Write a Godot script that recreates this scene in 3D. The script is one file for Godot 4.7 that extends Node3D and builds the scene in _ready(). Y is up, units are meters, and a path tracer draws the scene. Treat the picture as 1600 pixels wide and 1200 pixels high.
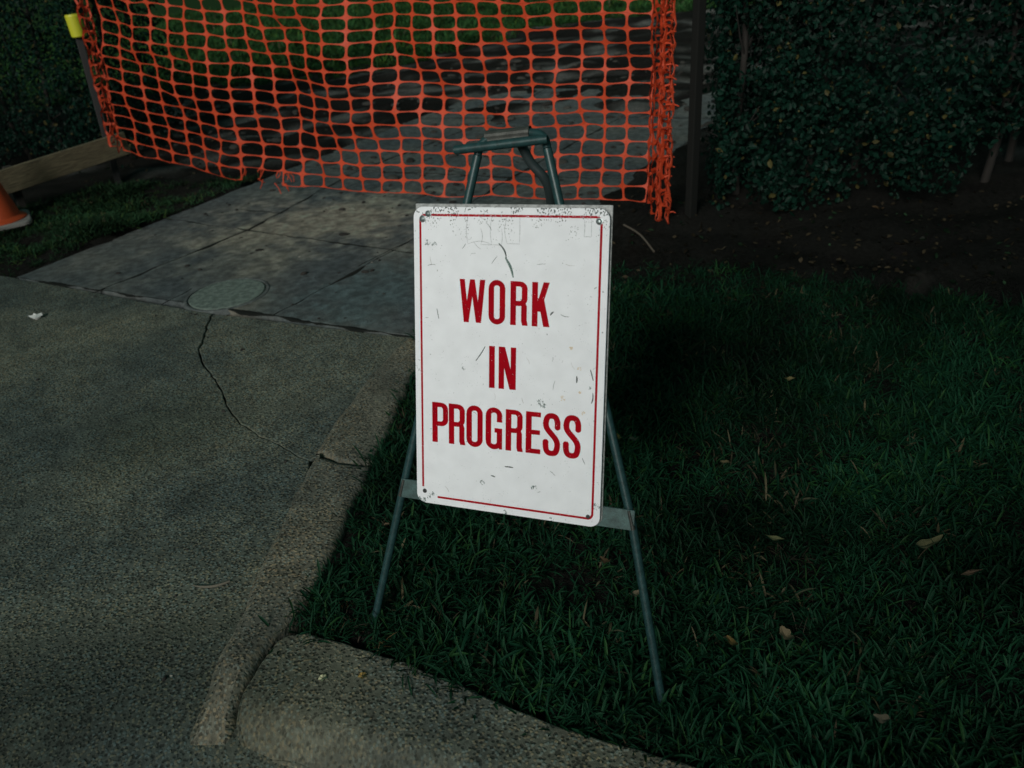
extends Node3D
# A work-in-progress sign on a verge beside a concrete driveway, closed off by an orange barrier net.

const FOCAL := 1300.0                       # pixels of the 1600 x 1200 photograph
const EYE := Vector3(0, 1.3886, 0)
var cam_basis: Basis
var rng := RandomNumberGenerator.new()
var n_low := FastNoiseLite.new()
var n_mid := FastNoiseLite.new()
var n_fine := FastNoiseLite.new()
var M := {}
var taken := {}

# ------------------------------------------------------------------ helpers
func numbered(called: String) -> String:
	if not taken.has(called):
		taken[called] = 0
		return called
	taken[called] += 1
	return "%s_%03d" % [called, taken[called]]

func part_name(called: String, parent: Node) -> String:
	var n := 0
	while parent.has_node(called if n == 0 else "%s_%03d" % [called, n]):
		n += 1
	return called if n == 0 else "%s_%03d" % [called, n]

func thing(called: String, label: String, category: String, at := Vector3.ZERO, group := "") -> Node3D:
	var o := Node3D.new()
	o.name = numbered(called)
	add_child(o)
	o.position = at
	tag(o, label, category, group)
	return o

func tag(o, label: String, category: String, group := ""):
	o.set_meta("label", label)
	o.set_meta("category", category)
	if group != "":
		o.set_meta("group", group)
	return o

func put(called: String, mesh: Mesh, mat: Material, parent: Node = self) -> MeshInstance3D:
	var o := MeshInstance3D.new()
	o.name = numbered(called) if parent == self else part_name(called, parent)
	o.mesh = mesh
	o.material_override = mat
	parent.add_child(o, true)
	return o

func structure(called: String, mesh: Mesh, mat: Material) -> MeshInstance3D:
	var o := put(called, mesh, mat)
	o.set_meta("kind", "structure")
	return o

func ray(px: float, py: float) -> Vector3:
	return cam_basis * Vector3(px - 800.0, 600.0 - py, -FOCAL)

func G(px: float, py: float, y := 0.0) -> Vector3:          # where the ray of a pixel meets the level y
	var d := ray(px, py)
	return EYE + d * ((y - EYE.y) / d.y)

func G2(px: float, py: float, y := 0.0) -> Vector2:
	var p := G(px, py, y)
	return Vector2(p.x, p.z)

func on_plane(px: float, py: float, at: Vector3, normal: Vector3) -> Vector3:
	var d := ray(px, py)
	return EYE + d * ((at - EYE).dot(normal) / d.dot(normal))

func trace(pts: Array, y := 0.0) -> PackedVector2Array:
	var out := PackedVector2Array()
	for p in pts:
		out.append(G2(p[0], p[1], y))
	return out

func dense(poly: PackedVector2Array, step: float, jitter: float, closed := true) -> PackedVector2Array:
	var out := PackedVector2Array()
	var n := poly.size()
	for i in (n if closed else n - 1):
		var a := poly[i]
		var b := poly[(i + 1) % n]
		var k := maxi(1, int(a.distance_to(b) / step))
		var side := (b - a).orthogonal().normalized()
		for j in k:
			var p := a.lerp(b, float(j) / k)
			p += side * jitter * (n_fine.get_noise_2d(p.x * 14.0, p.y * 14.0) + 0.6 * n_fine.get_noise_2d(p.x * 60.0 + 9.0, p.y * 60.0))
			out.append(p)
	if not closed:
		out.append(poly[n - 1])
	return out

func lin(r: float, g: float, b: float) -> Color:          # real-world base colour (linear) to sRGB
	return Color(r, g, b).linear_to_srgb()

func smooth(a: float, b: float, x: float) -> float:
	return smoothstep(a, b, x)

# A solid sheet over a polygon: dense top that follows a height function, a rounded rim and a skirt.
func sheet(poly: PackedVector2Array, height: Callable, cell: float, rim: float, depth: float, color = null) -> ArrayMesh:
	if Geometry2D.is_polygon_clockwise(poly):
		poly = poly.duplicate()
		poly.reverse()
	var n := poly.size()
	var inner := PackedVector2Array()
	var outs := PackedVector2Array()
	for i in n:
		var a := poly[(i + n - 1) % n]
		var b := poly[(i + 1) % n]
		var t := (b - a).normalized()
		var o := Vector2(t.y, -t.x)
		if Geometry2D.is_point_in_polygon(poly[i] + o * 0.0015, poly) and not Geometry2D.is_point_in_polygon(poly[i] - o * 0.0015, poly):
			o = -o
		outs.append(o)
		inner.append(poly[i] - o * rim)
	var st := SurfaceTool.new()
	st.begin(Mesh.PRIMITIVE_TRIANGLES)
	var lo := inner[0]
	var hi := inner[0]
	for p in inner:
		lo = lo.min(p)
		hi = hi.max(p)
	var nx := int(ceil((hi.x - lo.x) / cell))
	var nz := int(ceil((hi.y - lo.y) / cell))
	var e := 0.004
	var vert := func(p: Vector2):
		var y: float = height.call(p.x, p.y)
		var nrm := Vector3(height.call(p.x - e, p.y) - height.call(p.x + e, p.y), 2.0 * e, height.call(p.x, p.y - e) - height.call(p.x, p.y + e)).normalized()
		st.set_normal(nrm)
		st.set_uv2(Vector2((p.x + 5.0) / 8.0, (p.y + 9.0) / 9.0))
		if color != null:
			st.set_color(color.call(p.x, p.y))
		st.add_vertex(Vector3(p.x, y, p.y))
	for ix in nx:
		for iz in nz:
			var c := lo + Vector2(ix, iz) * cell
			var sq := PackedVector2Array([c, c + Vector2(cell, 0), c + Vector2(cell, cell), c + Vector2(0, cell)])
			for piece in Geometry2D.intersect_polygons(inner, sq):
				var tri := Geometry2D.triangulate_polygon(piece)
				for k in range(0, tri.size(), 3):
					var p0 := piece[tri[k]]
					var p1 := piece[tri[k + 1]]
					var p2 := piece[tri[k + 2]]
					if (p1 - p0).cross(p2 - p0) < 0.0:
						var sw := p1
						p1 = p2
						p2 = sw
					vert.call(p0)
					vert.call(p1)
					vert.call(p2)
	# rim rings: 0 inner, 1, 2 rounded, 3 bottom
	var ring := func(i: int, k: int) -> Array:
		var o := outs[i]
		var h: float = height.call(inner[i].x, inner[i].y)
		var q: Vector2
		var y: float
		var nn: Vector3
		match k:
			0:
				q = inner[i]; y = h; nn = Vector3.UP
			1:
				q = inner[i] + o * rim * 0.6; y = h - rim * 0.2; nn = Vector3(o.x * 0.6, 0.8, o.y * 0.6)
			2:
				q = inner[i] + o * rim; y = h - rim; nn = Vector3(o.x, 0.2, o.y)
			_:
				q = inner[i] + o * rim; y = h - depth; nn = Vector3(o.x, 0, o.y)
		return [Vector3(q.x, y, q.y), nn.normalized(), q]
	for i in n:
		var j := (i + 1) % n
		for k in 3:
			var a: Array = ring.call(i, k)
			var b: Array = ring.call(j, k)
			var c: Array = ring.call(j, k + 1)
			var d: Array = ring.call(i, k + 1)
			for v in [a, c, b, a, d, c]:
				st.set_normal(v[1])
				st.set_uv2(Vector2((v[2].x + 5.0) / 8.0, (v[2].y + 9.0) / 9.0))
				if color != null:
					st.set_color(color.call(v[2].x, v[2].y))
				st.add_vertex(v[0])
	return st.commit()

func tube(st: SurfaceTool, path: Array, radius, seg := 14, capped := true):
	var n := path.size()
	var prev := Vector3.ZERO
	var rings := []
	for i in n:
		var p: Vector3 = path[i]
		var t: Vector3 = (path[mini(i + 1, n - 1)] - path[maxi(i - 1, 0)]).normalized()
		var side := prev - t * prev.dot(t)
		if side.length() < 0.01:
			side = t.cross(Vector3.UP if absf(t.y) < 0.9 else Vector3.RIGHT)
		side = side.normalized()
		prev = side
		var other := t.cross(side)
		var r: float = radius[i] if radius is Array else radius
		var row := []
		for k in seg:
			var a := TAU * k / seg
			var d := side * cos(a) + other * sin(a)
			row.append([p + d * r, d])
		rings.append([row, p, t])
	for i in n - 1:
		for k in seg:
			var a: Array = rings[i][0][k]
			var b: Array = rings[i][0][(k + 1) % seg]
			var c: Array = rings[i + 1][0][(k + 1) % seg]
			var d: Array = rings[i + 1][0][k]
			for v in [a, c, b, a, d, c]:
				st.set_normal(v[1])
				st.add_vertex(v[0])
	if capped:
		for q in [[0, -1.0], [n - 1, 1.0]]:
			var rg = rings[q[0]]
			for k in seg:
				var a: Vector3 = rg[0][k][0]
				var b: Vector3 = rg[0][(k + 1) % seg][0]
				for v in ([rg[1], a, b] if q[1] < 0 else [rg[1], b, a]):
					st.set_normal(rg[2] * q[1])
					st.add_vertex(v)

func tube_mesh(path: Array, radius, seg := 14, capped := true) -> ArrayMesh:
	var st := SurfaceTool.new()
	st.begin(Mesh.PRIMITIVE_TRIANGLES)
	tube(st, path, radius, seg, capped)
	return st.commit()

func bezier(pts: Array, n: int) -> Array:                   # Catmull-Rom through the points
	var out := []
	for i in pts.size() - 1:
		var p0 = pts[maxi(i - 1, 0)]
		var p1 = pts[i]
		var p2 = pts[i + 1]
		var p3 = pts[mini(i + 2, pts.size() - 1)]
		for k in n:
			out.append(p1.cubic_interpolate(p2, p0, p3, float(k) / n))
	out.append(pts[pts.size() - 1])
	return out

func quad(st: SurfaceTool, a: Vector3, b: Vector3, c: Vector3, d: Vector3):    # flat, clockwise from the front
	var nn := (c - a).cross(b - a).normalized()
	for v in [a, b, c, a, c, d]:
		st.set_normal(nn)
		st.add_vertex(v)

func facing(st: SurfaceTool, a: Vector3, b: Vector3, c: Vector3, nn: Vector3):      # flat triangle whose front looks along nn
	var g := (c - a).cross(b - a)
	var flip := g.dot(nn) < 0.0
	g = g.normalized() * (-1.0 if flip else 1.0)
	for v in ([a, c, b] if flip else [a, b, c]):
		st.set_normal(g)
		st.add_vertex(v)

# prism of an outline in the xy plane, front at z1, back at z0, with chamfer and UV over the front
func plate_mesh(outline: PackedVector2Array, z0: float, z1: float, ch: float, size: Vector2) -> ArrayMesh:
	var st := SurfaceTool.new()
	st.begin(Mesh.PRIMITIVE_TRIANGLES)
	var n := outline.size()
	var inner := PackedVector2Array()
	for i in n:
		var t := (outline[(i + 1) % n] - outline[(i + n - 1) % n]).normalized()
		inner.append(outline[i] + Vector2(-t.y, t.x) * ch)          # outline runs counter-clockwise
	var tri := Geometry2D.triangulate_polygon(inner)
	for f in [[z1, 1.0], [z0, -1.0]]:
		for k in range(0, tri.size(), 3):
			var p := [inner[tri[k]], inner[tri[k + 1]], inner[tri[k + 2]]]
			if ((p[1] - p[0]).cross(p[2] - p[0]) > 0.0) == (f[1] > 0.0):
				p.reverse()
			for v in p:
				st.set_normal(Vector3(0, 0, f[1]))
				st.set_uv(Vector2(v.x / size.x, -v.y / size.y))
				st.add_vertex(Vector3(v.x, v.y, f[0]))
	for i in n:
		var j := (i + 1) % n
		var prof := []
		for q in [i, j]:
			var a := inner[q]
			var b := outline[q]
			prof.append([Vector3(a.x, a.y, z1), Vector3(b.x, b.y, z1 - ch), Vector3(b.x, b.y, z0 + ch), Vector3(a.x, a.y, z0)])
		for k in 3:
			var a: Vector3 = prof[0][k]
			var b: Vector3 = prof[1][k]
			var c: Vector3 = prof[1][k + 1]
			var d: Vector3 = prof[0][k + 1]
			var nn := (b - a).cross(d - a).normalized() * -1.0
			for v in [a, b, c, a, c, d]:
				st.set_normal(nn)
				st.set_uv(Vector2(v.x / size.x, -v.y / size.y))
				st.add_vertex(v)
	return st.commit()

func round_rect(x0: float, y0: float, x1: float, y1: float, r: Array, seg := 8) -> PackedVector2Array:   # counter-clockwise; radii bl, br, tr, tl
	var out := PackedVector2Array()
	var c := [Vector2(x0 + r[0], y0 + r[0]), Vector2(x1 - r[1], y0 + r[1]), Vector2(x1 - r[2], y1 - r[2]), Vector2(x0 + r[3], y1 - r[3])]
	for k in 4:
		for i in seg + 1:
			var a := PI + PI / 2.0 * k + PI / 2.0 * i / seg
			out.append(c[k] + Vector2(cos(a), sin(a)) * r[k])
	return out

func lathe(profile: Array, seg: int) -> ArrayMesh:          # [radius, y] from bottom to top
	var st := SurfaceTool.new()
	st.begin(Mesh.PRIMITIVE_TRIANGLES)
	for i in profile.size() - 1:
		var a: Vector2 = profile[i]
		var b: Vector2 = profile[i + 1]
		var nn := Vector2(b.y - a.y, a.x - b.x).normalized()
		for k in seg:
			var t0 := TAU * k / seg
			var t1 := TAU * (k + 1) / seg
			var d0 := Vector3(cos(t0), 0, sin(t0))
			var d1 := Vector3(cos(t1), 0, sin(t1))
			var q := [[d0 * a.x + Vector3(0, a.y, 0), d0], [d0 * b.x + Vector3(0, b.y, 0), d0], [d1 * b.x + Vector3(0, b.y, 0), d1], [d1 * a.x + Vector3(0, a.y, 0), d1]]
			for v in [q[0], q[2], q[1], q[0], q[3], q[2]]:
				st.set_normal((v[1] * nn.x + Vector3(0, nn.y, 0)).normalized())
				st.add_vertex(v[0])
	return st.commit()

func multi(called: String, mesh: Mesh, mat: Material, places: Array, colors: Array, parent: Node) -> MultiMeshInstance3D:
	var mm := MultiMesh.new()
	mm.transform_format = MultiMesh.TRANSFORM_3D
	mm.use_colors = true
	mm.mesh = mesh
	mm.instance_count = places.size()
	for i in places.size():
		mm.set_instance_transform(i, places[i])
		mm.set_instance_color(i, colors[i])
	var o := MultiMeshInstance3D.new()
	o.name = numbered(called) if parent == self else part_name(called, parent)
	o.multimesh = mm
	o.material_override = mat
	o.set_meta("kind", "stuff")
	parent.add_child(o, true)
	return o

# ------------------------------------------------------------------ materials
func matte(c: Color, rough := 0.8, metal := 0.0) -> StandardMaterial3D:
	var m := StandardMaterial3D.new()
	m.albedo_color = c
	m.roughness = rough
	m.metallic = metal
	return m

func noise(kind: int, freq: float, octaves := 1, sd := 1) -> FastNoiseLite:
	var n := FastNoiseLite.new()
	n.noise_type = kind
	n.frequency = freq
	n.fractal_type = FastNoiseLite.FRACTAL_FBM if octaves > 1 else FastNoiseLite.FRACTAL_NONE
	n.fractal_octaves = octaves
	n.seed = sd
	return n

func l8(n: FastNoiseLite, size: int) -> PackedByteArray:
	var im := n.get_seamless_image(size, size, false, false, 0.12, true)
	im.convert(Image.FORMAT_L8)
	return im.get_data()

func image_rgb(data: PackedByteArray, w: int, h: int) -> ImageTexture:
	var im := Image.create_from_data(w, h, false, Image.FORMAT_RGB8, data)
	im.generate_mipmaps()
	return ImageTexture.create_from_image(im)

func image_l(data: PackedByteArray, w: int, h: int) -> ImageTexture:
	return ImageTexture.create_from_image(Image.create_from_data(w, h, false, Image.FORMAT_L8, data))

# Concrete with exposed aggregate: pale stones and dark pits in a sandy paste.
func make_aggregate():
	var s := 1024
	var cells := noise(FastNoiseLite.TYPE_CELLULAR, 0.16, 1, 11)
	cells.cellular_return_type = FastNoiseLite.RETURN_CELL_VALUE
	var dist := noise(FastNoiseLite.TYPE_CELLULAR, 0.16, 1, 11)
	dist.cellular_return_type = FastNoiseLite.RETURN_DISTANCE
	var cv := l8(cells, s)
	var cd := l8(dist, s)
	var fine := l8(noise(FastNoiseLite.TYPE_SIMPLEX, 0.42, 2, 5), s)
	var mid := l8(noise(FastNoiseLite.TYPE_SIMPLEX, 0.05, 3, 6), s)
	var rgb := PackedByteArray()
	rgb.resize(s * s * 3)
	var hgt := PackedByteArray()
	hgt.resize(s * s)
	for i in s * s:
		var v := cv[i] / 255.0
		var d := cd[i] / 255.0
		var f := fine[i] / 255.0
		var m := mid[i] / 255.0
		var base := 0.72 + 0.25 * (f - 0.5) + 0.22 * (m - 0.5)
		var hh := 0.55 + 0.25 * (f - 0.5)
		var tint := 0.0
		if v < 0.26:                                   # pits where stones fell out
			var k := clampf((0.62 - d) * 3.5, 0.0, 1.0)
			base = lerpf(base, 0.41 + 0.15 * f, k)
			hh = lerpf(hh, 0.1, k)
		elif v > 0.66:                                 # stones
			var k2 := clampf((0.58 - d) * 4.0, 0.0, 1.0)
			base = lerpf(base, 0.80 + 0.5 * (v - 0.66), k2)
			hh = lerpf(hh, 0.9, k2)
			tint = k2 * (0.10 if fmod(v * 37.0, 1.0) > 0.5 else -0.06)
		base = clampf(base, 0.05, 1.0)
		rgb[i * 3] = int(255 * clampf(base * (1.0 + tint), 0, 1))
		rgb[i * 3 + 1] = int(255 * base)
		rgb[i * 3 + 2] = int(255 * clampf(base * (0.96 - tint * 0.8), 0, 1))
		hgt[i] = int(255 * clampf(hh, 0, 1))
	M.agg_tex = image_rgb(rgb, s, s)
	M.agg_h = image_l(hgt, s, s)
	# smoother screeded concrete of the apron
	var a := l8(noise(FastNoiseLite.TYPE_SIMPLEX, 0.30, 3, 21), s)
	var b := l8(noise(FastNoiseLite.TYPE_SIMPLEX, 0.018, 4, 22), s)
	var c := l8(noise(FastNoiseLite.TYPE_SIMPLEX, 0.07, 3, 23), s)
	for i in s * s:
		var q := 0.74 + 0.16 * (a[i] / 255.0 - 0.5) + 0.3 * (b[i] / 255.0 - 0.5)
		if c[i] > 176:
			q *= 0.86
		if c[i] < 62 and a[i] < 120:
			q *= 0.6
		q = clampf(q, 0.1, 1.0)
		rgb[i * 3] = int(255 * q)
		rgb[i * 3 + 1] = int(255 * q)
		rgb[i * 3 + 2] = int(255 * q)
		hgt[i] = int(255 * clampf(0.5 + 0.3 * (a[i] / 255.0 - 0.5) + 0.3 * (c[i] / 255.0 - 0.5), 0, 1))
	M.scr_tex = image_rgb(rgb, s, s)
	M.scr_h = image_l(hgt, s, s)

# stains laid over the concrete in world coordinates (x -5..3, z -9..0), multiplied with the grain
func stain_map(blobs: Array, sd: int, strength: float, plain := 0.78) -> ImageTexture:
	var w := 640
	var h := 720
	var a := noise(FastNoiseLite.TYPE_SIMPLEX, 1.1, 4, sd)
	var b := noise(FastNoiseLite.TYPE_SIMPLEX, 6.0, 4, sd + 1)
	var rgb := PackedByteArray()
	rgb.resize(w * h * 3)
	for iy in h:
		var z := -9.0 + 9.0 * (iy + 0.5) / h
		for ix in w:
			var x := -5.0 + 8.0 * (ix + 0.5) / w
			var n1 := a.get_noise_2d(x, z)
			var n2 := b.get_noise_2d(x, z)
			var v := plain + strength * (0.30 * n1 + 0.22 * n2)
			var r := v * (1.0 + 0.05 * n1)
			var g := v
			var bl := v * (1.0 - 0.05 * n1)
			for q in blobs:
				var dx: float = (x - q[0]) / q[2]
				var dz: float = (z - q[1]) / q[3]
				var dd := dx * dx + dz * dz
				if dd < 2.6:
					var k: float = clampf((1.15 - sqrt(dd) + 0.4 * n2 + 0.5 * n1) * 1.3, 0.0, 1.0) * q[5]
					var c: Color = q[4]
					r = lerpf(r, c.r * (1.0 + 0.2 * n2), k)
					g = lerpf(g, c.g * (1.0 + 0.2 * n2), k)
					bl = lerpf(bl, c.b * (1.0 + 0.2 * n2), k)
			var o := (iy * w + ix) * 3
			rgb[o] = int(255 * clampf(r, 0, 1))
			rgb[o + 1] = int(255 * clampf(g, 0, 1))
			rgb[o + 2] = int(255 * clampf(bl, 0, 1))
	return image_rgb(rgb, w, h)

func concrete(tex: Texture2D, relief: Texture2D, c: Color, scale: float, depth: float, stain: Texture2D) -> StandardMaterial3D:
	var m := matte(c, 0.88)
	m.albedo_texture = tex
	m.uv1_triplanar = true
	m.uv1_world_triplanar = true
	m.uv1_scale = Vector3.ONE * scale
	m.heightmap_enabled = true
	m.heightmap_texture = relief
	m.heightmap_scale = depth
	if stain != null:
		m.detail_enabled = true
		m.detail_blend_mode = BaseMaterial3D.BLEND_MODE_MUL
		m.detail_uv_layer = BaseMaterial3D.DETAIL_UV_2
		m.detail_albedo = stain
	m.metallic_specular = 0.35
	return m

# ------------------------------------------------------------------ the sign's print
func in_round(x: float, y: float, x0: float, y0: float, x1: float, y1: float, r: float) -> bool:
	if x < x0 or x > x1 or y < y0 or y > y1:
		return false
	var cx := clampf(x, x0 + r, x1 - r)
	var cy := clampf(y, y0 + r, y1 - r)
	return (x - cx) * (x - cx) + (y - cy) * (y - cy) <= r * r + 1e-9

func band(x: float, y: float, ax: float, ay: float, bx: float, by: float, w: float) -> bool:      # slanted stroke, horizontal width w, starting at (ax..ax+w, ay)
	if y < minf(ay, by) or y > maxf(ay, by):
		return false
	var t := (y - ay) / (by - ay)
	var l := lerpf(ax, bx, t)
	return x >= l and x <= l + w

const S := 0.131
const T := 0.112
var s_path := []

func glyph(ch: String, x: float, y: float) -> bool:
	var w := 0.40
	match ch:
		"I":
			return x >= 0.0 and x <= S
		"N":
			return (x >= 0 and x <= S * 0.95) or (x <= w and x >= w - S * 0.95) or band(x, y, 0.0, 0.0, w - S * 1.1, 1.0, S * 1.1)
		"W":
			var k := S * 0.98
			return band(x, y, 0.0, 0.0, 0.10, 1.0, k) or band(x, y, 0.255, 0.0, 0.10, 1.0, k * 0.93) or band(x, y, 0.255, 0.0, 0.40, 1.0, k * 0.93) or band(x, y, 0.50, 0.0, 0.40, 1.0, k)
		"O":
			return in_round(x, y, 0, -0.012, w, 1.012, 0.2) and not in_round(x, y, S, T, w - S, 1.0 - T, 0.06)
		"P", "R":
			if x < 0.0:
				return false
			if x <= S:
				return true
			var low := 0.555 if ch == "R" else 0.585
			if x <= w and y <= low and in_round(x, y, -0.3, 0.0, w, low, 0.17) and not (in_round(x, y, -0.1, T, w - S, low - T, 0.06)):
				return true
			if ch == "R" and y > 0.46:
				return x >= w - S - 0.012 + 0.022 * smooth(0.9, 1.0, y) and x <= w - 0.012 + 0.022 * smooth(0.85, 1.0, y) and not (y < 0.56 and x > w - 0.012 - 0.10 * (1.0 - (y - 0.46) / 0.10) * 0.4)
			return false
		"K":
			return (x >= 0 and x <= S) or (band(x, y, w - S * 1.06, 0.0, 0.06, 0.66, S * 1.06) and x > 0.05) or band(x, y, 0.13, 0.36, w - S * 1.1 + 0.012, 1.0, S * 1.1)
		"E":
			return (x >= 0 and x <= S) or (x <= 0.345 and x >= 0 and (y <= T or y >= 1.0 - T or (y >= 0.43 and y <= 0.43 + T and x <= 0.33)))
		"G":
			if x >= 0.215 and x <= w and y >= 0.49 and y <= 0.595:
				return true
			if x >= w - 0.075 and x <= w and y >= 0.49 and y <= 1.0:
				return true
			if x > 0.2 and y > 0.335 and y < 0.595:
				return x >= w - S and x <= w and y >= 0.49
			return in_round(x, y, 0, -0.012, w, 1.012, 0.2) and not in_round(x, y, S, T, w - S, 1.0 - T, 0.06)
		"S":
			for i in s_path.size() - 1:
				var a: Vector2 = s_path[i]
				var b: Vector2 = s_path[i + 1]
				var p := Vector2(x, y)
				var t := (p - a).dot(b - a) / (b - a).length_squared()
				if (i == 0 and t < 0.0) or (i == s_path.size() - 2 and t > 1.0):
					continue
				if p.distance_to(a.lerp(b, clampf(t, 0, 1))) < 0.066:
					return true
			return false
	return false

func sign_print() -> Array:
	var w := 820
	var h := 1258
	var k := 2050.0                                    # pixels per metre: the panel is 0.400 x 0.6137 m
	s_path = bezier([Vector2(0.334, 0.335), Vector2(0.332, 0.20), Vector2(0.29, 0.085), Vector2(0.2, 0.05), Vector2(0.11, 0.085), Vector2(0.068, 0.20), Vector2(0.075, 0.315), Vector2(0.13, 0.41), Vector2(0.265, 0.56), Vector2(0.325, 0.67), Vector2(0.334, 0.78), Vector2(0.295, 0.915), Vector2(0.2, 0.95), Vector2(0.105, 0.915), Vector2(0.068, 0.80), Vector2(0.066, 0.665)], 5)
	var white := Color(0.93, 0.945, 0.96)
	var red := Color(0.63, 0.0, 0.08)
	var im := Image.create(w, h, false, Image.FORMAT_RGB8)
	im.fill(white)
	var wear := noise(FastNoiseLite.TYPE_SIMPLEX, 0.008, 4, 31)
	var grit := noise(FastNoiseLite.TYPE_SIMPLEX, 0.06, 3, 32)
	for y in h:
		for x in w:
			var v := 1.0 + 0.018 * wear.get_noise_2d(x, y) + 0.008 * grit.get_noise_2d(x * 3, y * 3)
			im.set_pixel(x, y, Color(white.r * v, white.g * v, white.b * v))
	# red border, broken by the weathering at the lower corner
	var b0 := Vector2(0.0125, 0.0135) * k
	var b1 := Vector2(0.3865, 0.5995) * k
	for y in range(int(b0.y), int(b1.y) + 1):
		for x in range(int(b0.x), int(b1.x) + 1):
			if x > b0.x + 50 and x < b1.x - 50 and y > b0.y + 50 and y < b1.y - 50:
				continue
			if in_round(x, y, b0.x, b0.y, b1.x, b1.y, 26.0) and not in_round(x, y, b0.x + 9, b0.y + 9, b1.x - 9, b1.y - 9, 18.0):
				var gap := x < 0.048 * k and y > 0.578 * k
				var chip := grit.get_noise_2d(x * 1.6, y * 1.6) > (0.50 if y < 60 else 0.72)
				if not gap and not chip:
					im.set_pixel(x, y, red)
	for word in [["WORK", 0.100, 0.139, 0.0845, [0.0, 0.0620, 0.1080, 0.1525], 1.03], ["IN", 0.164, 0.268, 0.084, [0.0, 0.0205], 1.08], ["PROGRESS", 0.038, 0.393, 0.0845, [0.0, 0.0375, 0.077, 0.1195, 0.1625, 0.2055, 0.2415, 0.283], 1.06]]:
		var hh: float = word[3] * k
		for i in word[0].length():
			var ox: float = (word[1] + word[4][i]) * k
			var oy: float = word[2] * k
			for py in range(-4, int(hh) + 4):
				for pxx in range(-4, int(hh * 0.75)):
					var gx: float = pxx / hh / word[5]
					var gy := py / hh
					if gy < -0.013 or gy > 1.013 or ((gy < 0 or gy > 1) and not (word[0][i] in "OGS")):
						continue
					if glyph(word[0][i], gx, gy):
						var q := 1.0 + 0.06 * wear.get_noise_2d(ox + pxx, oy + py)
						if grit.get_noise_2d((ox + pxx) * 0.9, (oy + py) * 0.9) < 0.80:
							im.set_pixel(int(ox + pxx), int(oy + py), Color(red.r * q, red.g, red.b))
	# grime, torn tape residue, scratches and scuffs
	var r := RandomNumberGenerator.new()
	r.seed = 77
	var dark := Color(0.16, 0.20, 0.19)
	var fleck := noise(FastNoiseLite.TYPE_SIMPLEX, 0.22, 2, 34)
	var blot := noise(FastNoiseLite.TYPE_SIMPLEX, 0.05, 2, 35)
	var dab := func(cx: float, cy: float, rad: float, c: Color, amount: float, cut: float):
		for yy in range(int(cy - rad), int(cy + rad) + 1):
			for xx in range(int(cx - rad), int(cx + rad) + 1):
				if xx < 0 or yy < 0 or xx >= w or yy >= h:
					continue
				var dd := Vector2(xx - cx, yy - cy).length() / rad
				if dd < 1.0 and 0.75 * fleck.get_noise_2d(xx, yy) + 0.9 * blot.get_noise_2d(xx, yy) > cut + 0.12 + 0.35 * dd * dd:
					im.set_pixel(xx, yy, im.get_pixel(xx, yy).lerp(c, amount))
	var scratch := func(a: Vector2, b: Vector2, wd: float, c: Color, amount: float):
		var n := int(a.distance_to(b)) * 2 + 1
		var bow := (b - a).orthogonal() * r.randf_range(-0.12, 0.12)
		for i in n:
			var t := float(i) / n
			var p := a.lerp(b, t) + bow * sin(t * PI)
			var ww := wd * (0.5 + 0.5 * sin(t * PI))
			for yy in range(int(p.y - ww), int(p.y + ww) + 1):
				for xx in range(int(p.x - ww), int(p.x + ww) + 1):
					if xx >= 0 and yy >= 0 and xx < w and yy < h and grit.get_noise_2d(xx * 5.0, yy * 5.0) > -0.45:
						im.set_pixel(xx, yy, im.get_pixel(xx, yy).lerp(c, amount))
	var gate := noise(FastNoiseLite.TYPE_SIMPLEX, 0.011, 2, 36)
	var body := noise(FastNoiseLite.TYPE_SIMPLEX, 0.075, 4, 37)
	for y in h:                                        # grime, thick under the top edge and thin elsewhere
		var near := clampf(1.0 - y / (0.072 * k), 0.0, 1.0)
		for x in w:
			var g := gate.get_noise_2d(x, y * 0.8)
			if g < 0.28 - 0.38 * near:
				continue
			var need := 0.72 - 0.38 * near - 0.18 * clampf(1.0 - y / 26.0, 0.0, 1.0)
			var q := body.get_noise_2d(x * 1.25, y * 0.85) - need
			if q > 0.0:
				im.set_pixel(x, y, im.get_pixel(x, y).lerp(dark, clampf(0.25 + q * 6.0, 0.0, 0.8)))
	for a in [[0.118, 0.018, 0.168, 0.070], [0.2, 0.015, 0.225, 0.068], [0.352, 0.02, 0.366, 0.052], [0.145, 0.04, 0.188, 0.071]]:   # outlines of torn tape
		for e in [[a[0], a[1], a[0], a[3]], [a[2], a[1], a[2], a[3]], [a[0], a[3], a[2], a[3]]]:
			scratch.call(Vector2(e[0], e[1]) * k, Vector2(e[2], e[3]) * k, 0.7, dark, 0.07)
	scratch.call(Vector2(0.183, 0.068) * k, Vector2(0.199, 0.098) * k, 2.0, dark, 0.45)
	scratch.call(Vector2(0.197, 0.095) * k, Vector2(0.213, 0.131) * k, 3.6, Color(0.30, 0.40, 0.37), 0.7)
	for i in 45:
		var p := Vector2(r.randf() * w, r.randf() * h)
		var d := Vector2.from_angle(r.randf() * TAU) * r.randf_range(4, 40)
		scratch.call(p, p + d, r.randf_range(0.35, 0.7), dark if r.randf() < 0.6 else Color(0.62, 0.62, 0.6), r.randf_range(0.06, 0.26))
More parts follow.
